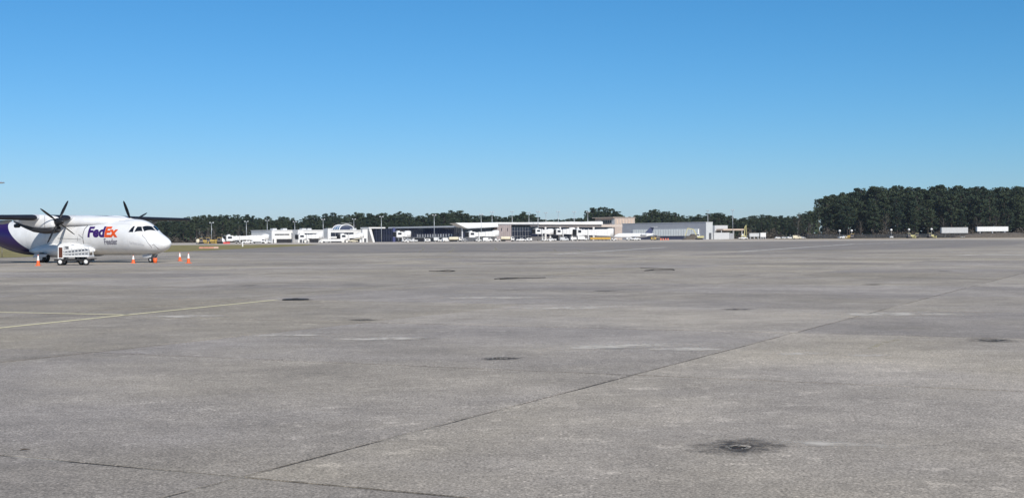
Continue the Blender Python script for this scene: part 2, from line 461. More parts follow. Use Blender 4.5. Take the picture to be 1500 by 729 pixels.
# painted lines
def line(pix, w, m, name='painted_line', z=.0045):
    P = [gnd(*p) for p in pix]; s = MB(); vs = []
    for i, p in enumerate(P):
        d = (P[min(i+1, len(P)-1)]-P[max(i-1, 0)]).normalized(); n = Vector((-d.y, d.x, 0))*w/2
        vs += [p-n+Vector((0, 0, z)), p+n+Vector((0, 0, z))]
    s.add(vs, [(2*i, 2*i+2, 2*i+3, 2*i+1) for i in range(len(P)-1)])
    o = s.build(name, m, apron)
    if o.data.polygons[0].normal.z < 0: o.data.flip_normals()
    return o
line([(-220, 502), (0, 480), (200, 459.6), (405, 439)], .20, PAINTY)
line([(-150, 454), (0, 457), (186, 461)], .20, PAINTY)
line([(-120, 412.5), (0, 406.5), (133, 400), (267, 393.5), (417, 388)], .30, PAINTF)
line([(300, 441), (430, 430), (640, 412.5)], .16, PAINTF)
line([(735, 408), (830, 400.5), (905, 394.5), (940, 391.5)], .30, PAINTF)
line([(815, 372), (900, 367), (975, 362.2)], .9, PAINTW, z=.011)
line([(1083, 368.5), (1250, 357.5), (1333, 354.6)], .9, PAINTW, z=.011)
line([(1405, 374), (1440, 372.6), (1560, 374.5)], 1.2, PAINTW)
for arc in ([(612, 369.5), (619, 366), (620.5, 363), (618, 361)], [(657, 370), (663, 366.5), (665, 364), (661, 361)], [(723, 368), (727, 366), (725, 362)], [(811, 365), (814, 368)], [(845, 365.5), (853, 369), (858, 370)], [(640, 380), (700, 378)]): line(arc, .35, PAINTF, 'tyre_mark', .012)
line([(1274, 511), (1290, 503), (1316, 497)], .10, PAINTF)

# pale worn patches
for px, py, rx, ry, a in ((905, 507, 2.0, .9, .2), (1000, 511, 1.4, .5, -.1), (560, 496, 1.5, .6, .1), (1180, 518, .7, .35, 0), (1270, 520, .5, .35, 0), (830, 451, 2.6, 1.0, .05),
                          (270, 463, 1.5, .9, 0), (1230, 651, .9, .22, -.35), (1300, 460, 3.0, 1.2, 0), (720, 436, 3, 1.3, 0), (420, 491, 1.2, .5, 0)):
    s = MB(); s.add([(math.cos(2*math.pi*k/24), math.sin(2*math.pi*k/24), 0) for k in range(24)], [tuple(range(24))])
    o = s.build('pale_patch', PATCHM, apron); g = gnd(px, py)
    o.location = (g.x, g.y, .0035); o.scale = (rx, ry, 1); o.rotation_euler = (0, 0, a)

# tie-down pits: recessed steel cup with a ring, dark stain round it
ring_names = ['dark stained tie-down pit in the apron nearest the camera, lower right', 'small stained tie-down pit in the apron left of the long diagonal joint',
  'tie-down pit with a short dark stain beside the left diagonal joint', 'wide stained tie-down pit right of centre in the middle distance',
  'stained tie-down pit at the right edge of the frame', 'tie-down pit on the cross joint in the far right apron', 'faint far tie-down pit right of the coiled black rope',
  'tie-down pit with a smudge behind the black cover on the yellow line', 'smudged tie-down pit near the middle of the far apron', 'farthest tie-down pit at the right']
for (pu, pv, pr, sr), lab in zip(PITS, ring_names):
    p = uv(pu, pv)
    t = empty('tie_down_pit', p, random.uniform(0, 3), lab, 'tie-down', 'tie-down pits in the apron')
    c = MB(); c.lathe([(pr*1.45, -.001), (pr*1.25, -.03), (pr*1.1, -.09), (.001, -.10)], 'z', 20)
    c.build('cup', BLACK, t, fix=False)
    c = MB(); c.tube([(-pr*.95, 0, -.045), (-pr*.3, .01, -.012), (pr*.3, -.01, -.012), (pr*.95, 0, -.045)], .012, 6); c.build('anchor_bar', mat('rusty_steel', (.05, .035, .028), .8), t)
    q = random.Random(int(pu*100)); rim = MB(); n = 22
    for k in range(n):
        a = 2*math.pi*k/n; r_ = pr*q.uniform(1.15, 1.4)
        if q.random() < .4:
            x, y = r_*math.cos(a), r_*math.sin(a); s_ = q.uniform(.005, .012)
            rim.box(x-s_, x+s_, y-s_, y+s_, -.004, q.uniform(.004, .012))
    tag(rim.build('chipped_rim', mat('chipped_concrete', (.20, .19, .175), .9), t), kind='stuff')
    s = MB(); s.add([(math.cos(2*math.pi*k/28), math.sin(2*math.pi*k/28), 0) for k in range(28)] + [(1.2*pr/sr*math.cos(2*math.pi*k/28), 1.2*pr/sr*math.sin(2*math.pi*k/28), 0) for k in range(28)],
                    [(k, (k+1) % 28, 28+(k+1) % 28, 28+k) for k in range(28)])
    o = s.build('stain', STAIN, t); o.scale = (sr*1.25, sr, 1); o.location = (.05, 0, .003)
    if o.data.polygons[0].normal.z < 0: o.data.flip_normals()

# ------------------------------------------------------------------ the cargo aircraft
AX, AY, APSI = -35.19, 112.59, R(-30.6)
plane = empty('cargo_aircraft', (AX, AY, 0), APSI,
              'white twin propeller cargo aircraft with purple tail parked at the left', 'airplane')
XN = 8.6                                           # nose tip ahead of the propeller plane
ST = [(0, 1.56, 1.54, .012), (.06, 1.72, 1.40, .19), (.3, 1.93, 1.16, .44), (.7, 2.17, .95, .68), (1.2, 2.42, .79, .90), (1.6, 2.66, .72, 1.03),
      (2.0, 2.98, .675, 1.14), (2.4, 3.24, .65, 1.22), (2.8, 3.42, .635, 1.30), (3.3, 3.54, .625, 1.37), (4.0, 3.60, .62, 1.42), (5, 3.60, .62, 1.43),
      (16.5, 3.6, .62, 1.43), (18.5, 3.6, .86, 1.36), (20.5, 3.6, 1.36, 1.15), (22.5, 3.56, 1.92, .86), (24.5, 3.5, 2.5, .52), (26.3, 3.4, 3.0, .16)]
def smooth_interp(d):
    for i in range(len(ST)-1):
        if d <= ST[i+1][0] or i == len(ST)-2:
            p0, p1, p2, p3 = ST[max(i-1, 0)], ST[i], ST[i+1], ST[min(i+2, len(ST)-1)]
            h = p2[0]-p1[0]; t = min(1, max(0, (d-p1[0])/h)); out = []
            for k in (1, 2, 3):
                m1 = (p2[k]-p0[k])/(p2[0]-p0[0]) if i else (p2[k]-p1[k])/h
                m2 = (p3[k]-p1[k])/(p3[0]-p1[0]) if p3 is not p2 else (p2[k]-p1[k])/h
                s1 = (p2[k]-p1[k])/h
                m1 = 0 if s1 == 0 else max(min(m1, 3*abs(s1)), -3*abs(s1)); m2 = 0 if s1 == 0 else max(min(m2, 3*abs(s1)), -3*abs(s1))
                out.append((2*t**3-3*t*t+1)*p1[k] + (t**3-2*t*t+t)*h*m1 + (-2*t**3+3*t*t)*p2[k] + (t**3-t*t)*h*m2)
            return out
def fus(d, a, off=0.0):                            # a: degrees up from the starboard horizontal
    t, b_, w = smooth_interp(d); zc, h = (t+b_)/2, (t-b_)/2; a = R(a)
    n = Vector((0, -math.cos(a)*h, math.sin(a)*w)).normalized()
    if d < 3.6: n = (n + Vector((max(0, (3.6-d)/3.6)*.55, 0, 0))).normalized()
    return Vector((XN-d, -w*math.cos(a), zc+h*math.sin(a))) + n*off

def livery():
    m, N, L, b = nodes_mat('aircraft_livery')
    b.inputs['Roughness'].default_value = .28; b.inputs['Specular IOR Level'].default_value = .5
    tc = N.new('ShaderNodeTexCoord'); sx = N.new('ShaderNodeSeparateXYZ'); L.new(tc.outputs['Object'], sx.inputs[0])
    def M(op, a, b_=None, c=None):
        q = N.new('ShaderNodeMath'); q.operation = op
        for i, v in enumerate((a, b_, c)):
            if v is None: continue
            if isinstance(v, (int, float)): q.inputs[i].default_value = v
            else: L.new(v, q.inputs[i])
        return q.outputs[0]
    # purple sweeps up and aft from the belly
    dz = M('SUBTRACT', sx.outputs['Z'], .55)
    curve = M('MULTIPLY_ADD', M('POWER', M('MAXIMUM', dz, 0.0), .62), -2.5, -5.3)
    e = M('SUBTRACT', curve, sx.outputs['X'])
    fac = N.new('ShaderNodeMapRange'); fac.inputs['From Min'].default_value = -.02; fac.inputs['From Max'].default_value = .02; L.new(e, fac.inputs['Value'])
    nz = N.new('ShaderNodeTexNoise'); nz.inputs['Scale'].default_value = 1.2; nz.inputs['Detail'].default_value = 6; L.new(tc.outputs['Object'], nz.inputs['Vector'])
    dirt = N.new('ShaderNodeMapRange'); dirt.inputs['From Min'].default_value = .3; dirt.inputs['From Max'].default_value = .7
    dirt.inputs['To Min'].default_value = .90; dirt.inputs['To Max'].default_value = 1.04; L.new(nz.outputs['Fac'], dirt.inputs['Value'])
    mx = N.new('ShaderNodeMix'); mx.data_type = 'RGBA'; L.new(fac.outputs[0], mx.inputs['Factor'])
    mx.inputs['A'].default_value = (.77, .775, .78, 1); mx.inputs['B'].default_value = (.022, .008, .085, 1)
    # skin colour darkens towards the bottom
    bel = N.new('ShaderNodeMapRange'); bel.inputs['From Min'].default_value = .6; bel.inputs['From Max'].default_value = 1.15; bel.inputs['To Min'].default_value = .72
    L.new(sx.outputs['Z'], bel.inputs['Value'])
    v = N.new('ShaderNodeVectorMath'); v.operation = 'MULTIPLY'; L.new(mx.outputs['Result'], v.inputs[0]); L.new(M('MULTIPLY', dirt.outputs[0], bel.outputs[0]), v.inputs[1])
    L.new(v.outputs[0], b.inputs['Base Color'])
    return m
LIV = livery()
AWHITE = mat('aircraft_white', (.77, .775, .78), .32, var=.06, scale=1.2, spec=.5)
AGREY = mat('aircraft_grey', (.38, .39, .41), .45, var=.12)
AGREYL = mat('aircraft_light_grey', (.55, .56, .58), .4, var=.08)
BOOT = mat('deicing_boot', (.012, .013, .02), .5)
PROPB = mat('propeller_black', (.012, .013, .016), .45)
COWLB = mat('sooty_cowl', (.028, .028, .032), .5, var=.4)
PURPLE = mat('logo_purple', (.042, .013, .13), .35)
LORANGE = mat('logo_orange', (.72, .09, .015), .35)
LGRY = mat('logo_grey', (.16, .15, .20), .4)
SEAM = mat('panel_seam', (.10, .10, .11), .6)
COCKPIT = mat('cockpit_glass', (.010, .012, .016), .06, spec=.7)

# fuselage
dd = [0, .02, .06, .12, .2, .3, .45, .6, .8, 1.0, 1.2, 1.4, 1.6, 1.8, 2.0, 2.2, 2.4, 2.6, 2.8, 3.05, 3.3, 3.65, 4, 4.5, 5, 8, 11, 14, 16.5, 17, 17.5, 18, 18.5, 19, 19.5, 20, 20.5, 21, 21.5, 22, 22.5, 23, 23.5, 24, 24.5, 25, 25.5, 26, 26.3]
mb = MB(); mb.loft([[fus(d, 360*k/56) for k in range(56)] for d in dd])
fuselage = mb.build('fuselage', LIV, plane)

def patch(name, quad, m, parent, off=.006, nu=8, nv=6, edge=None):
    """quad of (d, angle) corners laid on the fuselage skin: bottom-aft, bottom-fore, top-fore, top-aft"""
    (a, b_, c, d) = quad; vs = []
    for j in range(nv+1):
        for i in range(nu+1):
            s, t = i/nu, j/nv
            q = [(a[k]*(1-s)+b_[k]*s)*(1-t) + (d[k]*(1-s)+c[k]*s)*t for k in (0, 1)]
            vs.append(fus(q[0], q[1], off))
    fs = [(j*(nu+1)+i, j*(nu+1)+i+1, (j+1)*(nu+1)+i+1, (j+1)*(nu+1)+i) for j in range(nv) for i in range(nu)]
    s = MB(); s.add(vs, fs, True)
    return s.build(name, m, parent)
def grow(q, k):
    cx, cy = sum(p[0] for p in q)/4, sum(p[1] for p in q)/4
    return [(cx+(p[0]-cx)*k, cy+(p[1]-cy)*k) for p in q]
wins = {'tri': [(3.32, 18), (2.9, 20), (2.93, 41), (3.06, 40)], 'side': [(2.75, 22), (2.14, 36), (2.40, 50), (2.69, 43)],
        'front': [(1.99, 41), (1.53, 84), (1.96, 86), (2.32, 53)]}
for mirror in (False, True):
    for k, q in wins.items():
        if mirror: q = [(p[0], 180-p[1]) for p in q]
        f = patch('window_frame', grow(q, 1.10), SEAM, plane, .006)
        patch('pane', q, COCKPIT, f, .012)

def seam(pts, r=.012, name='panel_seam', m=None, parent=plane):
    s = MB(); out = []
    for (a, b_) in zip(pts[:-1], pts[1:]):
        n = max(2, int(max(abs(a[0]-b_[0])/.25, abs(a[1]-b_[1])/8)))
        out += [fus(a[0]+(b_[0]-a[0])*i/n, a[1]+(b_[1]-a[1])*i/n, .002) for i in range(n)]
    out.append(fus(*pts[-1], .002))
    s.tube(out, r, 5); return s.build(name, m or SEAM, parent)
door = patch('service_door', [(8.52, -18), (7.75, -18), (7.75, 40), (8.3, 40)], AWHITE, plane, .008, 6, 12)
seam([(8.3, 42), (8.5, 30), (8.56, 10), (8.54, -20)], .03, 'door_seal', parent=door)
seam([(9.2, 2), (9.22, -12)], .014)
seam([(9.1, 10), (8.6, -2)], .02)
seam([(11.6, -2), (8.8, -6)], .014)
seam([(10.9, 38), (10.2, 30), (9.2, 50), (8.6, 62), (5.0, 66)], .009)
ribbon = seam([(2.0, 19), (1.85, 17), (1.70, 14), (1.46, -3), (1.25, -17), (1.24, -27)], .020, 'probe_cover_strap', mat('strap_grey', (.20, .19, .19), .8))
seam([(1.12, -12), (1.01, -6), (.93, -14), (.86, -24), (.72, -44)], .018, 'probe_cover_strap', mat('strap_grey', (.20, .19, .19), .8))
s = MB(); s.lathe([(.001, .06), (.05, .05), (.07, 0)], 'y', 10); o = s.build('probe_cover', MATS['strap_grey'], plane); o.location = fus(2.0, 20, .01)

for dq in (1.0, 3.45, 9.4, 13.2, 15.6): seam([(dq, -70), (dq, -30), (dq, 10), (dq, 50), (dq, 88)], .004, m=mat('fine_seam', (.34, .34, .35), .6))
seam([(3.45, -38), (9.4, -38)], .004, m=MATS['fine_seam']); seam([(3.45, 46), (7.6, 46)], .004, m=MATS['fine_seam'])

# lettering wrapped round the skin
def text_mesh(body, size, bold=0.0):
    cu = bpy.data.curves.new('lettering', 'FONT'); cu.body = body; cu.size = size; cu.offset = bold; cu.resolution_u = 4
    o = bpy.data.objects.new('lettering', cu); COL.objects.link(o)
    dg = bpy.context.evaluated_depsgraph_get(); dg.update()
    me = bpy.data.meshes.new_from_object(o.evaluated_get(dg)); bpy.data.objects.remove(o); bpy.data.curves.remove(cu)
    return me
def skin_text(name, body, d_aft, d_fore, a0, a1, m, bold=0.0, d_mid=None):
    me = text_mesh(body, 1.0, bold)
    bm = bmesh.new(); bm.from_mesh(me)
    xs = [v.co.x for v in bm.verts]; ys = [v.co.y for v in bm.verts]
    x0, x1, y0, y1 = min(xs), max(xs), min(ys), max(ys)
    for k in range(1, 10):
        y = y0+(y1-y0)*k/10
        bmesh.ops.bisect_plane(bm, geom=bm.verts[:]+bm.edges[:]+bm.faces[:], plane_co=(0, y, 0), plane_no=(0, 1, 0))
    for v in bm.verts:
        s_, t = (v.co.x-x0)/(x1-x0), (v.co.y-y0)/(y1-y0)
        v.co = fus(d_aft+(d_fore-d_aft)*s_, a0+(a1-a0)*t, .011)
    bm.to_mesh(me); bm.free()
    me.materials.clear(); me.materials.append(m)
    return link_mesh(name, me, plane)
skin_text('logo_lettering', 'Fed', 8.0, 6.02, -.5, 37, PURPLE, .045)
skin_text('logo_lettering', 'Ex', 6.0, 4.48, -.5, 36, LORANGE, .045)
skin_text('small_lettering', 'Feeder', 6.08, 4.55, -24, -4, LGRY, .022)
skin_text('small_lettering', 'The World On Time', 3.25, 1.85, -22, -13, mat('faint_grey', (.52, .52, .55), .4), .0)

# wing, centre fairing
def airfoil(chord, thick, n=9):
    up = [(.5*(1-math.cos(math.pi*i/n))) for i in range(n+1)]
    yt = lambda x: 5*thick*(.2969*math.sqrt(x)-.1260*x-.3516*x*x+.2843*x**3-.1036*x**4)
    pts = [(-x*chord, yt(x)*chord*1.1) for x in up] + [(-x*chord, -yt(x)*chord*.85) for x in reversed(up[1:-1])]
    return pts
ZW, XLE = 3.74, -1.55
def wing_ring(y, sc=1.0, dx=0.0):
    t = max(0, (abs(y)-4.6)/(13.2-4.6)); ch = 2.5-(2.5-1.55)*t; le = XLE-.35*t
    return [(le+dx+px*sc, y, ZW+pz*sc) for px, pz in airfoil(ch, .20-.03*t)]
mb = MB(); ys = [-13.25, -13.1, -9, -4.6, -1.2, 1.2, 4.6, 9, 13.1, 13.25]
mb.loft([wing_ring(y, .35 if abs(y) > 13.2 else 1, -.5 if abs(y) > 13.2 else 0) for y in ys])
mb.build('wing', AGREYL, plane)
for sg in (-1, 1):
    for (ya, yb) in ((4.75, 13.12), (1.3, 3.25)):
        vs = []; n = 7; rings = []
        for i in range(9):
            y = sg*(ya+(yb-ya)*i/8); full = wing_ring(y, 1.012, .006); m_ = len(full)
            idx = [4, 3, 2, 1, 0, m_-1, m_-2, m_-3, m_-4]
            rings.append([full[j] for j in idx])
        s = MB(); k = len(rings[0])
        s.add([p for r_ in rings for p in r_], [(i*k+j, i*k+j+1, (i+1)*k+j+1, (i+1)*k+j) for i in range(8) for j in range(k-1)], True)
        s.build('leading_edge_boot', BOOT, plane)
    for yf in (6.4, 9.6):
        s = MB(); s.loft([[(x, sg*yf+w*math.cos(a)*.5, ZW-.02-dz+h*math.sin(a)) for a in [2*math.pi*k/10 for k in range(10)]]
                          for x, w, h, dz in ((-2.6, .05, .03, .22), (-3.1, .2, .14, .30), (-3.9, .22, .18, .34), (-4.7, .12, .09, .28), (-5.0, .02, .02, .2))])
        s.build('flap_fairing', AGREY, plane)
mb = MB()
rings = []
for x, w, top in ((4.6, .15, 3.60), (3.6, .6, 3.72), (2.2, .95, 3.86), (.3, 1.1, 3.94), (-1, 1.2, 4.0), (-3, 1.25, 4.02), (-4.6, 1.15, 3.97), (-6, .8, 3.80), (-7.2, .2, 3.6)):
    rings.append([(x, -w*math.cos(a)*1.0, 3.1+(top-3.1)*(math.sin(a)**.6 if math.sin(a) > 0 else 0)) for a in [math.pi*k/16 for k in range(17)]])
mb.loft(rings, cap=True); mb.build('wing_fairing', AWHITE, plane)

# nacelles and propellers
def nacelle_ring(x, y, w, zt, zb, n=24, p=.75):
    zc, h = (zt+zb)/2, (zt-zb)/2
    f = lambda c: math.copysign(abs(c)**p, c)
    return [(x, y+w*f(math.cos(2*math.pi*k/n)), zc+h*f(math.sin(2*math.pi*k/n))) for k in range(n)]
PR = 2.05
def blade():
    st = [(.24, .06, .05), (.5, .09, .05), (.8, .145, .035), (1.2, .165, .025), (1.6, .15, .018), (1.9, .11, .012), (2.03, .05, .008), (PR, .012, .004)]
    rings = []
    for r_, c, t in st:
        tw = R(4+14*(1-r_/PR)); ring = []
        for k in range(10):
            a = 2*math.pi*k/10; cx, ty = c*math.cos(a), t*math.sin(a)
            ring.append((cx*math.cos(tw)-ty*math.sin(tw), cx*math.sin(tw)+ty*math.cos(tw), r_))   # chord along x (feathered), radius along z
        rings.append(ring)
    return MB().loft(rings).mesh('blade', PROPB)
BL = blade()
for sg, phase in ((-1, 58.6), (1, 115)):
    y0 = 3.99*sg; ZP = 3.40
    nac = MB()
    nac.loft([nacelle_ring(-.12, y0, .38, 3.72, 2.98), nacelle_ring(-.3, y0, .46, 3.84, 2.86), nacelle_ring(-.8, y0, .52, 3.94, 2.76), nacelle_ring(-1.6, y0, .54, 4.02, 2.76),
              nacelle_ring(-2.6, y0, .54, 4.05, 2.86), nacelle_ring(-3.8, y0, .48, 4.02, 3.1), nacelle_ring(-4.9, y0, .34, 3.95, 3.42), nacelle_ring(-5.6, y0, .08, 3.84, 3.66)])
    nob = nac.build('nacelle', AWHITE, plane)
    bel = MB()
    bel.loft([nacelle_ring(-.10, y0, .36, 2.98, 2.60), nacelle_ring(-.5, y0, .48, 3.02, 2.46), nacelle_ring(-1.4, y0, .52, 2.98, 2.42), nacelle_ring(-2.6, y0, .50, 3.05, 2.56),
              nacelle_ring(-3.6, y0, .44, 3.22, 2.86), nacelle_ring(-4.7, y0, .30, 3.5, 3.2), nacelle_ring(-5.3, y0, .1, 3.6, 3.42)])
    bel.build('lower_cowl', COWLB, nob)
    it = MB(); it.lathe([(.27, -.25), (.30, .02), (.25, .10), (.19, .06), (.17, -.2), (.001, -.2)], 'x', 20, (.0, y0, 2.80)); it.build('intake', PROPB, nob)
    sm = MB(); sm.tube([(-.95, y0+.53*sg*-1*(-1 if sg < 0 else 1), z) for z in (2.9, 3.4, 3.9)], .012, 5); sm.build('cowl_seam', SEAM, nob)
    ex = MB(); ex.lathe([(.16, 0), (.17, -.45), (.14, -.46), (.13, -.1)], 'x', 14, (-4.3, y0+.36*sg, 3.12)); ex.build('exhaust', COWLB, nob)
    pr = empty('propeller', (0, y0, ZP)); pr.parent = plane
    sp = MB(); sp.lathe([(.29, -.16), (.31, 0), (.29, .2), (.22, .45), (.12, .64), (.03, .74), (.001, .75)], 'x', 20); sp.build('spinner', PROPB, pr)
    for k in range(4):
        o = link_mesh('blade', BL, pr); o.rotation_euler = (R(phase+90*k-90), 0, 0)   # +z turned in the y-z plane to the blade's direction
# landing gear
def wheel(parent, x, y, r, w, hub=.55, name='wheel', hubm=None):
    s = MB(); s.lathe([(r*hub, -w/2), (r*.9, -w/2), (r, -w*.3), (r, w*.3), (r*.9, w/2), (r*hub, w/2)], 'y', 20)
    t = s.build(name, BLACK, parent); t.location = (x, y, r)
    h = MB(); h.lathe([(.001, -w*.42), (r*hub*.5, -w*.42), (r*hub, -w*.36), (r*hub, w*.36), (r*hub*.5, w*.42), (.001, w*.42)], 'y', 16)
    h.build('hub', hubm or LGREY, t); return t
for sg in (-1, 1):
    sp = MB(); rings = []
    for x, w, zt, zb in ((1.2, .05, 1.12, .95), (.3, .35, 1.42, .70), (-.8, .62, 1.62, .52), (-2.4, .78, 1.66, .46), (-4.2, .78, 1.58, .46), (-5.6, .5, 1.35, .62), (-6.8, .08, 1.1, .9)):
        rings.append([(x, sg*(1.20+0*w)+w*math.cos(2*math.pi*k/20)*1.0*sg, (zt+zb)/2+(zt-zb)/2*math.sin(2*math.pi*k/20)) for k in range(20)])
    sp.loft(rings); sp.build('gear_fairing', AWHITE, plane)
    lg = empty('main_gear', (-4.1, sg*2.0, 0)); lg.parent = plane
    s = MB(); s.tube([(0, 0, .42), (.05, -.25*sg, 1.0)], .09, 8); s.tube([(-.35, 0, .45), (.35, 0, .45)], .05, 6); s.build('strut', AGREY, lg)
    for dy in (-.22, .22): wheel(lg, 0, dy, .43, .24)
    s = MB(); s.prism([(-.9, .42), (.7, .50), (.95, .72), (-.7, .74)], 'y', sg*.38, sg*.42); s.build('gear_door', AGREYL, lg)
ng = empty('nose_gear', (XN-2.0, 0, 0)); ng.parent = plane
s = MB(); s.tube([(0, 0, .22), (-.06, 0, .85)], .06, 8); s.tube([(0, -.2, .23), (0, .2, .23)], .035, 6); s.bar((.05, 0, .35), (.5, 0, .75), .05, .05); s.build('strut', AGREYL, ng)
for dy in (-.19, .19): wheel(ng, 0, dy, .235, .16)
for dy in (-.33, .33):
    s = MB(); s.prism([(-.75, .42), (.15, .42), (.3, .70), (-.8, .70)], 'y', dy-.015, dy+.015); s.build('gear_door', AGREYL, ng)
# tail
def fin_ring(z, le, te, th):
    n = 8; c = le-te; f = []
    for k in range(n+1):
        x = .5*(1-math.cos(math.pi*k/n)); f.append((le-x*c, th*2*math.sqrt(max(0, x*(1-x)))*(1-.4*x), z))
    return f + [(p[0], -p[1], p[2]) for p in reversed(f[1:-1])]
PUR = mat('tail_purple', (.030, .010, .105), .3, var=.05)
mb = MB(); mb.loft([fin_ring(3.2, -11.4, -17.6, .10), fin_ring(3.9, -12.9, -17.6, .16), fin_ring(4.7, -13.8, -17.6, .16), fin_ring(7.3, -15.2, -17.8, .12)]); mb.build('fin', PUR, plane)
mb = MB(); mb.loft([[(-15.6-abs(y)*.12+px, y, 7.28+pz) for px, pz in airfoil(2.2-abs(y)*.2, .1)] for y in (-3.65, -2, 0, 2, 3.65)]); mb.build('tailplane', AWHITE, plane)
s = MB(); s.prism([(2.2, 3.58), (2.6, 3.58), (2.35, 3.82), (2.25, 3.82)], 'y', -.015, .015); s.build('blade_antenna', AGREYL, plane)

# ------------------------------------------------------------------ ground equipment and cones round the aircraft
g = gnd(107, 388.4)
cart = empty('equipment_cart', (g.x, g.y+.4, 0), R(-4), 'white railed ground service cart with white wheels in front of the aircraft', 'cart')
fr = MB(); fr.box(-1.28, 1.22, -.42, .42, .30, .42); fr.build('chassis', BLACK, cart)
s = MB(); s.prism([(-1.0, .44), (-.62, .44), (-.60, 1.30), (-.98, 1.30)], 'y', -.45, .45); cab = s.build('cabinet', WHITE, cart)
s = MB(); s.box(-.925, -.665, -.462, -.452, .52, 1.20); s.build('access_panel', RUST, cab)
s = MB(); s.prism([(-.60, .56), (1.18, .56), (1.18, .66), (-.60, .66)], 'y', -.50, .50); s.build('deck', WHITE, cart)
s = MB(); s.prism([(-.98, 1.302), (.62, 1.22), (1.0, 1.17), (1.0, 1.25), (.62, 1.32), (-.98, 1.37)], 'y', -.22, .45); s.build('loading_belt', WHITE, cart)
s = MB(); s.box(-.58, 1.15, -.30, -.27, .66, 1.08); s.build('back_panel', GREYP, cart)
for k in range(8):
    x = -.5+k*.235
    s = MB(); s.bar((x, -.49, .66), (x, -.49, .98+.03*k), .05, .05); s.build('rail_post', LGREY, cart)
s = MB(); s.bar((-.6, -.49, .98), (1.35, -.49, 1.22), .05, .06); s.bar((-.6, -.49, .80), (1.18, -.49, .93), .03, .04); s.build('hand_rail', WHITE, cart)
for k in range(4):
    x = -.4+k*.5
    s = MB(); s.bar((x, .47, .66), (x, .47, 1.1), .05, .05); s.build('rail_post', LGREY, cart)
s = MB(); s.bar((1.2, -.2, .42), (1.62, -.2, .44), .06, .06); s.build('tow_bar', BLACK, cart)
for x, y in ((-.82, -.46), (.98, -.46), (-.95, .46), (.3, .46)): wheel(cart, x, y, .235, .17, .62, hubm=WHITE)

CONEW = mat('reflective_white', (.80, .78, .76), .4)
def cone(px, py, label, h=.72):
    t = empty('traffic_cone', gnd(px, py), random.uniform(0, 1.5), label, 'traffic cone', 'traffic cones round the aircraft')
    s = MB(); s.box(-.19, .19, -.19, .19, .0, .035); s.build('base', ORANGE, t)
    prof = lambda z: .15-.12*z/h
    s = MB(); s.lathe([(prof(.035), .035), (prof(.48*h), .48*h), (prof(.93*h), .93*h), (prof(h), h), (.001, h)], 'z', 14); s.build('body', ORANGE, t, fix=False)
    s = MB(); s.lathe([(prof(.48*h)+.003, .48*h), (prof(.93*h)+.003, .93*h)], 'z', 14); s.build('collar', CONEW, t, fix=False)
    return t
cone(56, 389.0, 'orange traffic cone with white collar in front of the main wheel', .80)
cone(195.3, 385.3, 'orange traffic cone under the aircraft belly, left of the nose wheel', .64)
cone(263.5, 382.0, 'farther of the two orange cones ahead of the nose', .75)
cone(276.2, 385.3, 'nearer of the two orange cones ahead of the nose', .80)
t = empty('chock_bucket', gnd(227.3, 385.0), 0, 'short red orange bucket beside the nose wheel', 'bucket')
s = MB(); s.lathe([(.001, .0), (.14, .0), (.18, .40), (.165, .40), (.13, .03)], 'z', 16); s.build('shell', ORANGE, t)
s = MB(); s.lathe([(.182, .36), (.196, .375), (.196, .41), (.182, .42)], 'z', 16); s.build('rim', mat('faded_red', (.62, .16, .10), .6), t)

cart.scale = (1.1, 1.1, 1.12)
# black ropes left on the apron, a dark cover, a twig
def rope(pix, label, r=.016):
    P = [gnd(*p) for p in pix]; q = random.Random(int(pix[0][0])); pts = []
    for a, b_ in zip(P[:-1], P[1:]):
        for k in range(6):
            p = a.lerp(b_, k/6); pts.append((p.x+q.uniform(-.02, .02), p.y+q.uniform(-.05, .05), r+.004))
    pts.append((P[-1].x, P[-1].y, r+.004))
    s = MB(); s.tube(pts, r, 6); o = s.build('tie_down_rope', BLACK)
    return tag(o, label, 'rope', 'ropes lying on the apron')
rope([(629, 397), (640, 397.6), (655, 396.2), (667, 397), (660, 397.9), (640, 397.2)], 'coiled black rope on the apron nearest the aircraft')
rope([(724, 409), (742, 407.6), (760, 407.8), (745, 408.6), (732, 409.2), (760, 408), (799, 407)], 'black rope lying across the faded yellow line')
rope([(938, 392.6), (962, 393.6), (986, 394.6), (988, 396), (960, 396.2), (944, 396.8), (958, 395)], 'farthest tangled black rope on the apron')
t = empty('cable_pit_cover', gnd(433, 439), .3, 'black round cover at the end of the bright yellow line', 'cover')
s = MB(); s.lathe([(.40, .004), (.40, .022), (.36, .03), (.001, .034)], 'z', 24); s.build('lid', BLACK, t)
s = MB(); s.tube([(-.12, 0, .03), (-.07, 0, .042), (.05, 0, .042), (.12, 0, .03)], .012, 6); s.build('lift_handle', BLACK, t)
s = MB(); s.add([(math.cos(2*math.pi*k/28), math.sin(2*math.pi*k/28), 0) for k in range(28)], [tuple(range(28))]); o = s.build('stain', STAIN, t); o.scale = (.65, .6, 1); o.location = (.1, 0, .0035)
g = gnd(36, 659)
s = MB(); s.tube([(g.x-.035, g.y-.02, .007), (g.x-.01, g.y+.01, .010), (g.x+.04, g.y+.03, .007)], [.003, .006, .002], 6)
tag(s.build('twig', mat('dead_bark', (.06, .045, .03), .9)), 'small dark twig lying on the concrete at lower left', 'twig')

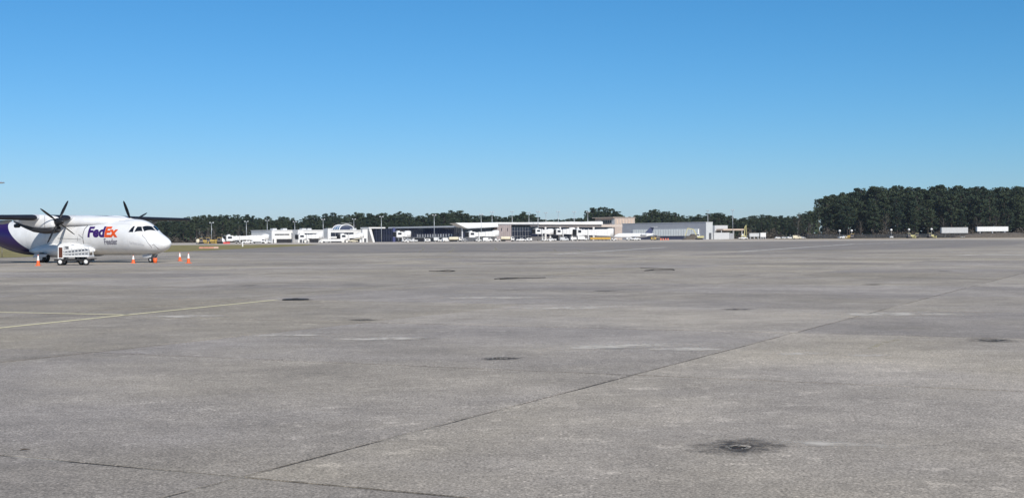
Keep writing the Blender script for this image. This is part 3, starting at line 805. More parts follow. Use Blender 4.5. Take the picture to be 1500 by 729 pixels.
# ------------------------------------------------------------------ terminal: every building stands on one grid turned 38.5 degrees
TR = math.atan2(.62, .78)
E1 = Vector((.7829, .6222, 0)); E2 = Vector((-.6222, .7829, 0))       # local +x (right, away) and local +y (left, away)
def site(name, px, D, label, cat, group=None, py=None):
    return empty(name, at(px, D), TR, label, cat, group)
class Frame:
    """a building frame: local origin at the near corner seen in column px at depth D"""
    def __init__(s, px, D): s.P = at(px, D); s.D = D; s.px = px
    def x(s, px, y=0.0): return reach(s.P+E2*y, E1, px)               # local x of column px on the wall at local y
    def y(s, px, x=0.0): return reach(s.P+E1*x, E2, px)
    def z(s, py, px=None, D=None): return max(0.02, ht(px or s.px, py, D or s.D))
def wbox(root, name, m, x0, x1, y0, y1, z0, z1, parent=None):
    return MB().box(x0, x1, y0, y1, z0, z1).build(name, m, parent or root)
SHEETM = mat('ribbed_metal_wall', (.80, .82, .79), .5, var=.06, scale=.6)
HANGM = mat('hangar_metal', (.36, .37, .40), .5, var=.06, scale=.3)
HANGL = mat('hangar_light_metal', (.50, .52, .53), .5, var=.06, scale=.3)
TAUPE = mat('taupe_panel', (.30, .255, .25), .7, var=.1, scale=.5)
FASCIA = mat('fascia_grey', (.55, .56, .58), .5)
BAY_SHADE = mat('bay_shadow_paint', (.02, .021, .026), .7)

# white gate concourse
f = Frame(400, 748); conc = site('gate_concourse', 400, 748, 'long low white gate concourse with dark ribbon windows left of the arch', 'building')
Lx = f.x(540); zt = f.z(337.6)
wbox(conc, 'wall', TWHITE, 0, Lx, 0, 26, 0, zt)
rf = wbox(conc, 'roof', TWHITE, -.3, Lx+.3, -.3, 26.3, zt, zt+.35)
for a in (409, 424, 452, 460, 490, 526):
    x = f.x(a); wbox(conc, 'rooftop_unit', LGREY, x-1.3, x+1.3, 5, 8, zt+.352, zt+1.3, rf)
for a, b_, t, u in ((402.5, 424, 342.6, 344.3), (446, 467, 341.8, 343.8), (484.5, 518, 340.8, 346.8)):
    n = max(3, int((f.x(b_)-f.x(a))/3)); x0 = f.x(a); st = (f.x(b_)-x0)/n
    for k in range(n): wbox(conc, 'window', GLASS, x0+k*st+.06, x0+(k+1)*st-.06, -.07, .02, f.z(u), f.z(t))
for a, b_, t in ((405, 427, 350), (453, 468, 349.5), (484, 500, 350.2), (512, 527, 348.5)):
    wbox(conc, 'service_bay_shade', BAY_SHADE, f.x(a), f.x(b_), -.05, .01, .02, f.z(t))  # flat near-black sheets: shade of uncut bay recesses put into the colour
for a, b_ in ((446, 518),): wbox(conc, 'canopy_band', TWHITE, f.x(a), f.x(b_), -.8, -.002, f.z(349), f.z(347.6))
def stair_bay(pxl, px0, px1, D, top, label):
    g_ = Frame(px0, D); t = site('stair_bay', px0, D, label, 'building', 'stair bays on the white concourse')
    W = g_.y(pxl); Lb = g_.x(px1); z = g_.z(top)
    wbox(t, 'wall', TWHITE, 0, Lb, 0, W, 0, z)
    r_ = wbox(t, 'parapet', TWHITE, -.15, Lb+.15, -.15, W+.15, z, z+.3)
    wbox(t, 'panel', LGREY, -.06, -.001, W*.12, W*.88, z*.42, z*.86)
    wbox(t, 'door', DGREY, Lb*.3, Lb*.75, -.06, -.001, .02, 2.2)
stair_bay(389, 398.2, 402.2, 742, 337.6, 'white stair bay at the left end of the concourse')
stair_bay(428.5, 436.5, 444.6, 748, 337, 'white stair bay in the middle of the concourse')
stair_bay(473.8, 480.4, 484.4, 752, 335.6, 'tall white stair bay left of the glazed arch')
stair_bay(529, 531, 538.5, 766, 336.2, 'white end bay right of the arch beside the slanted wall')

# barrel-vaulted skylight behind the concourse
f = Frame(497, 800); vt = site('vaulted_skylight', 497, 800, 'white ribbed glazed arch rising behind the white concourse', 'skylight')
w = f.x(518.5); zb = f.z(337); rise = f.z(328.6)-zb; dep = 24.0; sh = f.x(538)-w
def arch(y, r_=1.0, n=20): return [(w/2-math.cos(math.pi*k/n)*w/2*r_ + sh*y/dep*1.0, y, zb+math.sin(math.pi*k/n)*rise*r_) for k in range(n+1)]
wbox(vt, 'base', TWHITE, 0, w+sh, 0, dep, 0, zb)
s = MB(); A0, A1 = arch(.05, .985), arch(dep-.05, .985); n = len(A0)
s.add(A0+A1, [(i, i+1, n+i+1, n+i) for i in range(n-1)] + [tuple(range(n)), tuple(range(2*n-1, n-1, -1))]); s.build('glazing', mat('skylight_glass', (.05, .06, .10), .15, spec=.7), vt)
for y in (0, dep/3, 2*dep/3, dep): MB().tube(arch(y), .32 if y in (0, dep) else .12, 6).build('rib', TWHITE, vt)
for k in (2.4, 4.2): wbox(vt, 'glazing_bar', LGREY, w*.12, w*.88, -.1, .04, zb+k-.06, zb+k+.06)

# slanted glass pavilion
f = Frame(546, 772); pv = site('glass_pavilion', 546, 772, 'dark glass hall with slanted white end wall right of the arch', 'building')
L1, W1 = f.x(581), f.y(536); z1 = f.z(334.6)
wbox(pv, 'glass_wall', GLASS, .8, L1, 0, W1, 0, z1)
s = MB(); s.add([(-.4, -.8, 0), (.9, -.8, 0), (-1.4, -.8, z1), (-3.2, -.8, z1), (-.4, W1, 0), (.9, W1, 0), (-1.4, W1, z1), (-3.2, W1, z1)],
                [(0, 1, 2, 3), (7, 6, 5, 4), (0, 4, 5, 1), (1, 5, 6, 2), (2, 6, 7, 3), (3, 7, 4, 0)]); s.build('slanted_wall', TWHITE, pv)
wbox(pv, 'roof_slab', TWHITE, -3.4, f.x(563), -1.2, W1+.5, z1, z1+.75)
for k in range(1, 9):
    x = .8+(L1-.8)*k/9; wbox(pv, 'mullion', mat('blue_frame', (.05, .055, .09), .4), x-.08, x+.08, -.12, -.002, .02, z1)
wbox(pv, 'blue_panel', mat('blue_panel', (.06, .07, .17), .5), f.x(575), f.x(578.5), -.5, -.003, .02, z1+.4)

# dark glazed concourse, its long side in shade
f = Frame(677, 752); dk = site('dark_concourse', 677, 752, 'long dark glazed concourse with grey roof edge left of the white roof', 'building')
W2 = f.y(572); zr = f.z(332.6)
wbox(dk, 'glass_wall', BGLASS, 0, 20, 0, W2, 2.6, zr)
wbox(dk, 'base_wall', DGREY, .6, 20, .3, W2, 0, 2.6)
wbox(dk, 'roof_edge', FASCIA, -1.2, 20.5, -.6, W2+.6, zr, zr+.85)
wbox(dk, 'corner_post', FASCIA, -.25, .35, -.25, .35, 0, zr)
nm = 34
for k in range(1, nm):
    y = W2*k/nm; wbox(dk, 'mullion', MATS['blue_frame'], -.1, -.002, y-.06, y+.06, 2.6, zr)
wbox(dk, 'ledge', LGREY, -.35, -.003, 0, W2, 2.35, 2.6)
for k in range(14):
    y = W2*(.13+.50*k/14); wbox(dk, 'blind', LGREY, -.05, -.004, y, y+1.3, 2.75, 4.4)
for k in range(7):
    y = W2*(.05+.9*k/6); wbox(dk, 'column', LGREY, -.5, -.15, y-.2, y+.2, 0, 2.35)

# main hall under the white wing roof
f = Frame(679, 752); mh = site('main_terminal', 679, 752, 'terminal hall under a bright white wing shaped roof', 'building')
X1, X2, X3, X4, X5 = f.x(725.5), f.x(747.5), f.x(779), f.x(835), f.x(900)
zt = f.z(332.5)
D2 = 752+X1*.62; D4 = 752+X4*.62
wbox(mh, 'glass_wall', GLASS, .4, X1, 1.2, 9, 3.0, zt)
wbox(mh, 'base_wall', DGREY, .2, X1, 1.0, 9, 0, 3.0)
ztw = ht(735, 329.2, D2)
s = MB(); s.prism([(X1, -1.5), (X2-.4, -1.5), (X2+.2, -.6), (X2, 12), (X1, 12)], 'z', 0, ztw); s.build('taupe_wall', TAUPE, mh)
for x in (X1+3.2, X1+7.6): wbox(mh, 'slit_window', GLASS, x, x+.5, -1.58, -1.501, ztw*.62, ztw*.8)
for k in range(1, 7):
    x = X1+(X2-X1)*k/7.2; wbox(mh, 'panel_joint', BROWNM, x-.06, x+.06, -1.54, -1.502, .02, ztw)
zg = ht(760, 331.3, D2+12)
wbox(mh, 'glass_wall', GLASS, X2+.3, X3, 1.0, 30, .02, zg)
for k in range(1, 8):
    x = X2+(X3-X2)*k/8; wbox(mh, 'mullion', GREYP, x-.05, x+.05, .88, .998, .02, zg)
for k in (1, 2): wbox(mh, 'transom', GREYP, X2+.3, X3, .86, .997, zg*k/3-.05, zg*k/3+.05)
zs = ht(840, 330.0, D4)
wbox(mh, 'blue_glass_wall', BGLASS, X3+.2, X5, 2.2, 30, 2.8, zs-1.0)
wbox(mh, 'back_wall', mat('concrete_wall', (.14, .135, .14), .8), X3+.2, X5, 2.6, 30, 0, 2.8)
for k in range(11):
    x = X3+(X5-X3)*k/11+1; wbox(mh, 'mullion', MATS['blue_frame'], x-.06, x+.06, 2.08, 2.198, 2.8, zs-1.0)
for a in (800.5, 822, 848, 871): x = f.x(a); wbox(mh, 'column', TWHITE, x-.5, x+.5, .6, 1.4, 0, zs-1.0)
# roofs: canted white wing on the left, long stepped white roof to the right
zl, zh = f.z(326.4), f.z(333.6)
xl, xr = f.x(664.5), X1
s = MB(); s.add([(xl, -2, zl), (xl+7.5, -3.2, zh-.5), (xr, -3.2, ht(725, 332.6, D2)), (xr, -2, ht(725, 326.2, D2)), (xl, 4, zl-.2), (xl+7.5, 4, zh-.5), (xr, 4, ht(725, 332.6, D2)), (xr, 4, ht(725, 326.2, D2)+.3)],
                [(0, 1, 2, 3), (7, 6, 5, 4), (0, 4, 5, 1), (1, 5, 6, 2), (2, 6, 7, 3), (3, 7, 4, 0)]); s.build('wing_roof', TWHITE, mh)
s = MB(); s.bar((xl+6.6, -3.28, zh-.1), (xr, -3.26, ht(725, 332.0, D2)), .14, .25); s.build('roof_trim', FASCIA, mh)
zA, zB = ht(780, 327.0, D2+14), ht(780, 329.0, D2+14)
wbox(mh, 'fascia', FASCIA, X1-.2, X3+3, -1.0, 30, ztw, ztw+.5)
zC = ht(800, 325.6, D2+18)
wbox(mh, 'roof_slab', TWHITE, X1-.4, X3+5, -1.6, 31, ztw+.5, zC)
wbox(mh, 'tan_band', mat('tan_band', (.50, .43, .38), .7), X3, X5+8, 1.2, 30, zs-1.0, zs+.55)
segs = [X3+5, X3+20, X3+38, X3+56]; segs.append(f.x(879))
for k in range(4):
    a, b_ = segs[k], segs[k+1]; zk = ht(790+25*k, 325.2-.25*k, 752+(a+b_)/2*.62)
    s = MB(); n = 10
    poly = [(a, zs+.55)] + [(a+(b_-a)*i/n, zk-.35+.5*math.sin(math.pi*(i/n)*.8)) for i in range(n+1)] + [(b_, zs+.55)]
    s.prism(poly, 'y', -.6+.02*k, 26); s.build('curved_roof', TWHITE, mh)
# tan office tower behind
f = Frame(901, 950); tw = site('tan_tower', 901, 950, 'tan flat roofed upper storey block standing above the terminal roof', 'building')
Xt = f.x(930); zt_ = f.z(318.9); Wt = f.y(872)
wbox(tw, 'wall', TANWALL, 0, Xt, 0, Wt, 0, zt_)
wbox(tw, 'roof_edge', TANWALL, -2.2, Xt+.3, -.4, Wt+1, zt_, zt_+.5)
for k in range(5): wbox(tw, 'window', GLASS, -.08, -.001, Wt*(.18+.11*k), Wt*(.18+.11*k)+Wt*.085, f.z(326.5), f.z(322))
for k in range(6): wbox(tw, 'pilaster', mat('tan_light', (.60, .47, .37), .8), Xt*(.1+.145*k), Xt*(.1+.145*k)+.7, -.25, -.001, f.z(328), f.z(321))
wbox(tw, 'side_block', LGREY, -.15, .002, Wt*.02, Wt*.16, f.z(329), f.z(320.5))
# grey hangar
f = Frame(1034, 868); hg = site('grey_hangar', 1034, 868, 'large plain grey metal hangar with lighter right end wall', 'hangar')
Wh = f.y(911.5); Xh = f.x(1043.5); zh_ = f.z(325.6)
wbox(hg, 'wall', HANGM, 0, Xh, 0, Wh, 0, zh_)
wbox(hg, 'end_wall', HANGL, -.05, Xh+.05, -.25, -.002, 0, zh_)  # paler copy of the wall metal, sunlit tone put into its colour
wbox(hg, 'roof_trim', LGREY, -.2, Xh+.2, -.4, Wh+.2, zh_, zh_+.3)
wbox(hg, 'door', DGREY, Xh*.42, Xh*.8, -.32, -.251, .02, f.z(341))
ya, yb = f.y(1024), f.y(928)
wbox(hg, 'light_panel_wall', SHEETM, -.7, -.003, ya, yb, 2.4, f.z(335))
for k in range(26): y = ya+(yb-ya)*(k+.5)/26; wbox(hg, 'wall_rib', HANGL, -.74, -.701, y-.2, y+.2, 2.4, f.z(335)-.1)
wbox(hg, 'lower_wall', mat('dusky_blue_wall', (.07, .075, .12), .6), -.4, -.004, ya, yb, 0, 2.4)
# low annexes right of the hangar
f = Frame(1047, 905); an = site('white_annex', 1047, 905, 'small white block with tan canopy roof right of the grey hangar', 'building')
Xa = f.x(1066); wbox(an, 'wall', LGREY, 0, Xa, 0, 12, 0, f.z(330)); wbox(an, 'canopy', mat('tan_canopy', (.50, .40, .32), .7), 1.5, f.x(1080), -6, -.01, f.z(337.6), f.z(335.2))
for a in (1048, 1066, 1078): x = f.x(a); wbox(an, 'canopy_post', LGREY, x-.2, x+.2, -5.6, -5.2, 0, f.z(337.6))
wbox(an, 'dark_opening', DGREY, .5, Xa-.3, -.06, -.001, f.z(341), f.z(337.8))
f = Frame(1046, 872); sw = site('screen_wall', 1046, 872, 'low pale grey wall at the foot of the grey hangar', 'wall')
Xs = f.x(1068.5); wbox(sw, 'wall', LGREY, 0, Xs, 0, .4, 0, f.z(341)); wbox(sw, 'coping', WHITE, -.1, Xs+.1, -.1, .5, f.z(341), f.z(341)+.15)
wbox(sw, 'grey_bin', GREYP, Xs+.5, Xs+4.0, .2, 2.6, 0, f.z(341.6))

# ------------------------------------------------------------------ boarding bridges
BWHITE = mat('bridge_white', (.70, .70, .69), .45, var=.05, scale=.5)
def bridge(pc, pr_, D, top_c, bot_c, top_r, bot_r, label, rz=None, cabh=None, legs=2):
    """pc: column of the aircraft-side cab, pr_: column of the terminal-side rotunda"""
    A = at(pc, D)
    L = reach(A, E1, pr_) if rz is None else rz
    t = empty('boarding_bridge', A, TR, label, 'boarding bridge', 'boarding bridges along the terminal')
    Dr = D+L*.62
    za, zb_ = ht(pc, bot_c, D), ht(pc, top_c, D); ya_, yb_ = ht(pr_, bot_r, Dr), ht(pr_, top_r, Dr)
    m = .52
    def tun(x0, x1, hw, grow_):
        k0, k1 = x0/L, x1/L
        b0, b1 = za+(ya_-za)*k0-grow_, za+(ya_-za)*k1-grow_; t0, t1 = zb_+(yb_-zb_)*k0+grow_, zb_+(yb_-zb_)*k1+grow_
        return [[(x0, -hw, b0), (x0, hw, b0), (x0, hw, t0), (x0, -hw, t0)], [(x1, -hw, b1), (x1, hw, b1), (x1, hw, t1), (x1, -hw, t1)]]
    s = MB(); s.loft(tun(2.2, L*m, 1.35, -.12), smooth=False); s.build('inner_tunnel', BWHITE, t)
    s = MB(); s.loft(tun(L*m-.02, L-1.4, 1.6, .08), smooth=False); s.build('outer_tunnel', BWHITE, t)
    n = int(L/2.6)
    for k in range(1, n):
        x = 2.2+(L-3.6)*k/n; hw = 1.35 if x < L*m else 1.6
        q = tun(x-.08, x+.08, hw+.05, -.1 if x < L*m else .1); s = MB(); s.loft(q, smooth=False); s.build('tunnel_rib', LGREY, t)
    cab_ = MB(); cab_.prism([(-1.9, -1.9), (1.9, -1.9), (2.3, 0), (1.9, 1.9), (-1.9, 1.9), (-2.4, 0)], 'z', za-.25, zb_+.25); c = cab_.build('cab', BWHITE, t)
    wbox(t, 'cab_hood', BLACK, -2.5, -2.1, -1.5, 1.5, za-.05, zb_+.1, c)
    wbox(t, 'cab_window', GLASS, -1.2, 1.1, -2.0, -1.9, za+(zb_-za)*.45, zb_-.3, c)
    wbox(t, 'roof_unit', BWHITE, -.6, .8, -.7, .7, zb_+.25, zb_+.8, c)
    ro = MB(); ro.lathe([(.001, ya_-.3), (2.0, ya_-.3), (2.0, yb_+.25), (1.2, yb_+.6), (.001, yb_+.65)], 'z', 16, (L, 0, 0)); ro.build('rotunda', BWHITE, t)
    MB().lathe([(.7, 0), (.55, .4), (.55, ya_-.3)], 'z', 12, (L, 0, 0)).build('rotunda_column', BWHITE, t)
    xl = L*.26
    for sy in (-1, 1):
        MB().bar((xl, sy*1.9, .45), (xl, sy*1.9, zb_+.3), .42, .42).build('lift_leg', BWHITE, t)
    MB().bar((xl, -2.1, za-.35), (xl, 2.1, za-.35), .35, .4).build('cross_beam', LGREY, t)
    for sy in (-1, 1):
        w_ = MB(); w_.lathe([(.001, -.2), (.45, -.2), (.5, -.1), (.5, .1), (.45, .2), (.001, .2)], 'y', 14); o = w_.build('wheel', BLACK, t); o.location = (xl, sy*1.9, .5)
    st_ = MB(); st_.bar((1.6, -2.3, za), (4.6, -2.3, .15), .9, .15); st_.build('service_stair', LGREY, t)
    return t
bridge(334.5, 389, 706, 345.6, 352.2, 344.2, 350.4, 'long white boarding bridge at the far left end of the terminal')
bridge(440, 468, 732, 343.8, 350.0, 343.0, 348.6, 'white boarding bridge in front of the middle concourse bay')
bridge(501, 528, 742, 343.6, 350.2, 342.6, 347.4, 'white boarding bridge below the glazed arch')
bridge(583, 588.5, 748, 340.0, 346.4, 339.6, 346.4, 'boarding bridge seen end on beside the blue glass', rz=6.5)
bridge(689, 726, 722, 340.2, 347.0, 338.6, 345.6, 'white boarding bridge under the white wing roof')
bridge(786, 806, 772, 336.0, 341.8, 336.4, 342.4, 'grey ended boarding bridge right of the dark glass hall')
bridge(816, 838, 790, 336.5, 343.0, 334.6, 342.6, 'boarding bridge left of the longest white bridge')
bridge(894, 845, 760, 335.2, 345.2, 335.0, 343.6, 'longest white boarding bridge in front of the tan block', rz=-1) if False else None
bridge(846, 894, 770, 336.2, 344.4, 335.8, 345.2, 'longest white boarding bridge in front of the tan block')

# ------------------------------------------------------------------ floodlight masts
def mast(px, top, D, label, heads=2, base=0, r=.21):
    t = empty('light_mast', at(px, D), TR, label, 'light mast', 'floodlight masts round the terminal')
    h = ht(px, top, D)
    MB().tube([(0, 0, 0), (0, 0, h*.5), (0, 0, h)], [r, r*.8, r*.55], 8).build('pole', STEEL, t)
    s = MB(); s.bar((-1.2, 0, h-.1), (1.2, 0, h-.1), .16, .14); s.build('crossarm', STEEL, t)
    for k in range(heads):
        x = -.95+1.9*k/max(1, heads-1)
        s = MB(); s.prism([(-.35, h+.0), (.35, h+.0), (.28, h+.42), (-.2, h+.42)], 'x', x-.28, x+.28); s.build('lamp_head', LGREY, t)
MASTS = [(310, 326.4, 735, 'light mast behind the yellow machines at the far left'), (361, 324.6, 770, 'light mast behind the long left boarding bridge'),
 (391.6, 323.2, 790, 'light mast over the left end of the white concourse'), (432, 325, 800, 'light mast above the second concourse bay'),
 (473.5, 321.6, 800, 'light mast above the tall stair bay'), (518.5, 321.2, 830, 'light mast at the glazed arch'),
 (558.8, 317.6, 750, 'tall light mast standing in front of the blue glass hall'), (636.2, 315.4, 735, 'tall light mast in front of the dark concourse'),
 (705, 314.4, 728, 'light mast in front of the white wing roof'), (721, 311, 810, 'light mast above the right part of the wing roof'),
 (750.5, 310.2, 860, 'light mast above the taupe wall'), (775, 311.5, 850, 'light mast above the right end of the dark glass hall'),
 (788.3, 310.2, 775, 'light mast over the stepped roof, first from the left'), (799.8, 312, 900, 'faint light mast over the stepped roof, second from the left'),
 (818, 310.3, 800, 'light mast over the stepped roof, third from the left'), (841.3, 310.6, 810, 'light mast over the stepped roof, fourth from the left'),
 (861.2, 311, 820, 'light mast just left of the tan block'), (1037, 308.6, 905, 'light mast above the right end of the grey hangar'), (1073.5, 308, 890, 'lone light mast by the tan canopy')]
for px, top, D, lab in MASTS: mast(px, top, D, lab)

# ------------------------------------------------------------------ vehicles and machines
def vwheels(t, xs, hw, r, m=BLACK):
    for x in xs:
        for sy in (-1, 1):
            w_ = MB(); w_.lathe([(.001, -.12), (r*.8, -.12), (r, -.06), (r, .06), (r*.8, .12), (.001, .12)], 'y', 12)
            o = w_.build('wheel', m, t); o.location = (x, sy*hw, r)
def profile(t, name, poly, hw, m): return MB().prism(poly, 'y', -hw, hw).build(name, m, t)
def vehicle(kind, px, D, rz, label, m=None, sc=1.0):
    m = m or WHITE; nm = {'pickup': ('pickup_truck', 'truck'), 'van': ('service_van', 'van'), 'tug': ('baggage_tug', 'tug'), 'cart': ('baggage_cart', 'cart'), 'tanker': ('fuel_truck', 'truck'),
      'loader': ('belt_loader', 'belt loader'), 'car': ('parked_car', 'car'), 'gpu': ('power_cart', 'cart'), 'boxtruck': ('box_truck', 'truck')}[kind]
    t = empty(nm[0], at(px, D), rz, label, nm[1], {'cart': 'baggage carts on the far apron'}.get(kind, 'vehicles on the far apron'))
    t.scale = (sc, sc, sc)
    if kind == 'pickup':
        profile(t, 'body', [(-2.7, .45), (2.7, .45), (2.75, .95), (1.5, 1.12), (-2.7, 1.15)], .95, m)
        c = profile(t, 'cab', [(-.5, 1.13), (1.45, 1.10), (.75, 1.75), (-.3, 1.78)], .82, m)
        profile(t, 'side_window', [(-.3, 1.2), (1.15, 1.2), (.68, 1.66), (-.2, 1.66)], .835, GLASS).parent = c
        vwheels(t, (-1.7, 1.7), .86, .38)
    elif kind == 'van':
        profile(t, 'body', [(-2.5, .4), (2.5, .4), (2.5, 1.1), (1.9, 1.35), (1.4, 2.1), (-2.5, 2.15)], .98, m)
        profile(t, 'side_window', [(.2, 1.35), (1.7, 1.35), (1.3, 1.95), (.2, 1.95)], .995, GLASS); vwheels(t, (-1.6, 1.6), .88, .36)
    elif kind == 'car':
        profile(t, 'body', [(-2.2, .35), (2.2, .35), (2.25, .75), (1.2, .92), (-2.0, .95), (-2.25, .7)], .88, m)
        c = profile(t, 'roof', [(-1.7, .93), (1.1, .90), (.45, 1.42), (-1.1, 1.45)], .75, m)
        profile(t, 'side_window', [(-1.35, .97), (.85, .97), (.4, 1.34), (-1.0, 1.34)], .765, GLASS).parent = c; vwheels(t, (-1.4, 1.4), .8, .32)
    elif kind == 'tug':
        profile(t, 'body', [(-1.5, .35), (1.5, .35), (1.5, .95), (.3, 1.05), (.2, .75), (-.7, .75), (-.8, 1.15), (-1.5, 1.15)], .75, m)
        MB().bar((-.1, .3, .7), (.25, .3, 1.25), .35, .08).build('steering_column', BLACK, t)
        s = MB(); s.box(-.9, .35, -.7, .7, 1.95, 2.02); s.bar((-.85, -.65, 1.1), (-.85, -.65, 1.95), .06, .06); s.bar((-.85, .65, 1.1), (-.85, .65, 1.95), .06, .06); s.bar((.3, -.65, 1.0), (.3, -.65, 1.95), .06, .06); s.bar((.3, .65, 1.0), (.3, .65, 1.95), .06, .06)
        s.build('canopy', m, t); vwheels(t, (-1.0, 1.0), .68, .36)
    elif kind == 'cart':
        wbox(t, 'deck', DGREY, -1.6, 1.6, -.8, .8, .5, .62); wbox(t, 'end_panel', m, -1.6, -1.52, -.8, .8, .62, 1.9); wbox(t, 'end_panel', m, 1.52, 1.6, -.8, .8, .62, 1.9)
        wbox(t, 'roof', m, -1.65, 1.65, -.85, .85, 1.9, 2.0); wbox(t, 'curtain', m, -1.5, 1.5, -.78, -.74, .8, 1.88); MB().bar((1.6, 0, .45), (2.5, 0, .4), .08, .08).build('tow_bar', BLACK, t); vwheels(t, (-1.1, 1.1), .7, .25)
    elif kind == 'tanker':
        profile(t, 'chassis', [(-3.6, .6), (3.6, .6), (3.6, .85), (-3.6, .85)], .9, BLACK)
        s = MB(); s.lathe([(.001, -3.6), (.8, -3.55), (.95, -3.3), (.95, 1.4), (.8, 1.65), (.001, 1.7)], 'x', 18, (0, 0, 1.75)); s.build('tank', m, t)
        c = profile(t, 'cab', [(1.9, .7), (3.7, .7), (3.7, 1.5), (3.35, 2.35), (1.9, 2.4)], 1.0, WHITE); profile(t, 'cab_window', [(2.4, 1.5), (3.5, 1.5), (3.2, 2.2), (2.4, 2.2)], 1.015, GLASS).parent = c
        vwheels(t, (-2.6, -1.5, 2.8), .9, .5)
    elif kind == 'loader':
        profile(t, 'body', [(-2.0, .4), (2.0, .4), (2.0, 1.0), (-2.0, 1.0)], .8, m); MB().bar((-3.4, 0, .9), (3.4, 0, 2.3), .9, .3).build('conveyor', m, t)
        MB().bar((.8, 0, 1.0), (1.2, 0, 1.8), .5, .15).build('lift_arm', BLACK, t); vwheels(t, (-1.4, 1.4), .75, .35)
    elif kind == 'gpu':
        profile(t, 'housing', [(-1.5, .45), (1.5, .45), (1.5, 1.5), (1.2, 1.7), (-1.5, 1.7)], .75, m); wbox(t, 'grille', DGREY, -.9, .6, -.76, -.75, .8, 1.4); vwheels(t, (-1, 1), .65, .3)
    elif kind == 'boxtruck':
        profile(t, 'box', [(-3.2, .9), (1.2, .9), (1.2, 3.1), (-3.2, 3.1)], 1.15, m); c = profile(t, 'cab', [(1.25, .6), (3.1, .6), (3.1, 1.4), (2.6, 2.2), (1.25, 2.25)], 1.0, WHITE)
        profile(t, 'cab_window', [(1.7, 1.45), (2.85, 1.45), (2.5, 2.1), (1.7, 2.1)], 1.015, GLASS).parent = c; profile(t, 'chassis', [(-3.1, .5), (3.0, .5), (3.0, .85), (-3.1, .85)], .8, BLACK); vwheels(t, (-2.2, 2.2), .95, .45)
    return t
V = vehicle
V('pickup', 362, 690, .3, 'small white pickup under the long left boarding bridge')
V('boxtruck', 379, 700, .2, 'white box truck beneath the long left bridge'); V('pickup', 390, 705, 2.9, 'white pickup behind the box truck under the left bridge')
for k, (px, w_) in enumerate(((478, 'first'), (484, 'second'), (490.5, 'third'), (497, 'last'))): V('cart', px, 728, .1, 'white baggage cart, %s from left in the row below the dark ribbon window' % w_)
V('tug', 471.5, 729, 3.2, 'white baggage tug at the left of the baggage cart row')
V('loader', 519, 722, .15, 'cream belt loader under the bridge below the arch', CREAM)
V('tug', 592.5, 735, .5, 'white tug right beside the end on boarding bridge'); V('gpu', 598.5, 738, .2, 'pale box shaped power cart left of the white pickup', LGREY)
V('pickup', 604.5, 736, 2.8, 'white pickup before the dark concourse, left of the low white cart'); V('gpu', 626, 722, .3, 'low white cart alone before the dark concourse')
V('boxtruck', 640, 732, 1.3, 'white box truck end on beside the tall mast', sc=.8); V('pickup', 648, 730, .3, 'white pickup right of the end on box truck')
V('van', 655, 728, .2, 'white van left of the cream fuel truck'); V('tanker', 667, 724, .25, 'cream fuel truck before the dark concourse corner', CREAM)
V('gpu', 681, 722, .3, 'grey power cart at the foot of the wing roof', GREYP); V('van', 714, 712, .2, 'white van below the bridge under the wing roof')
V('tug', 701, 708, .2, 'white tug left of the white van under the wing roof'); V('tug', 729, 715, 2.9, 'white tug in front of the taupe wall')
V('tanker', 743, 716, .2, 'tan fuel truck in front of the taupe wall', CREAM); V('pickup', 763, 722, .2, 'white pickup in front of the dark glass hall')
V('gpu', 775, 726, .2, 'white power cart at the right end of the dark glass hall'); V('tug', 797, 735, .4, 'white tug by the grey ended boarding bridge')
V('pickup', 808, 738, 3.0, 'white pickup left of the longest bridge'); V('van', 826, 742, .3, 'white van under the left end of the longest bridge', LGREY)
V('cart', 840, 745, .2, 'single white cart beneath the longest bridge'); V('boxtruck', 853, 745, .2, 'white box truck under the longest bridge', sc=.85)
for k, (px, w_) in enumerate(((868.5, 'first'), (874, 'second'), (879.5, 'third'), (885, 'fourth'), (890.5, 'fifth'))): V('cart', px, 725, .05, 'yellow orange dolly, %s from left in the yellow row' % w_, mat('ochre_paint', (.50, .30, .05), .6), sc=.92)
V('tug', 899, 735, .3, 'white tug right of the yellow dollies'); V('pickup', 931, 742, .2, 'white pickup below the tail of the parked jet'); V('gpu', 921, 745, .2, 'small white cart under the parked jet')
V('gpu', 957, 760, .2, 'yellow box cart left of the brown spoil heap', YELLOW); V('pickup', 1088, 770, .2, 'white pickup beside the far right excavator')
for k, (px, D, m_, lb) in enumerate(((1140, 860, WHITE, 'white car, leftmost in the row of parked cars by the trees'), (1149, 850, LGREY, 'pale grey car, second in the row parked by the trees'),
     (1157, 845, WHITE, 'white car, third in the row parked by the trees'), (1166.5, 850, WHITE, 'white car behind the cream van by the trees'), (1175, 850, LGREY, 'pale car, rightmost in the row parked by the trees'))): V('car', px, D, .2+.1*k, lb, m_)
V('van', 1167, 770, .1, 'cream van at the edge of the apron by the parked cars', CREAM); V('pickup', 1236, 775, .1, 'white pickup at the foot of the tall trees')

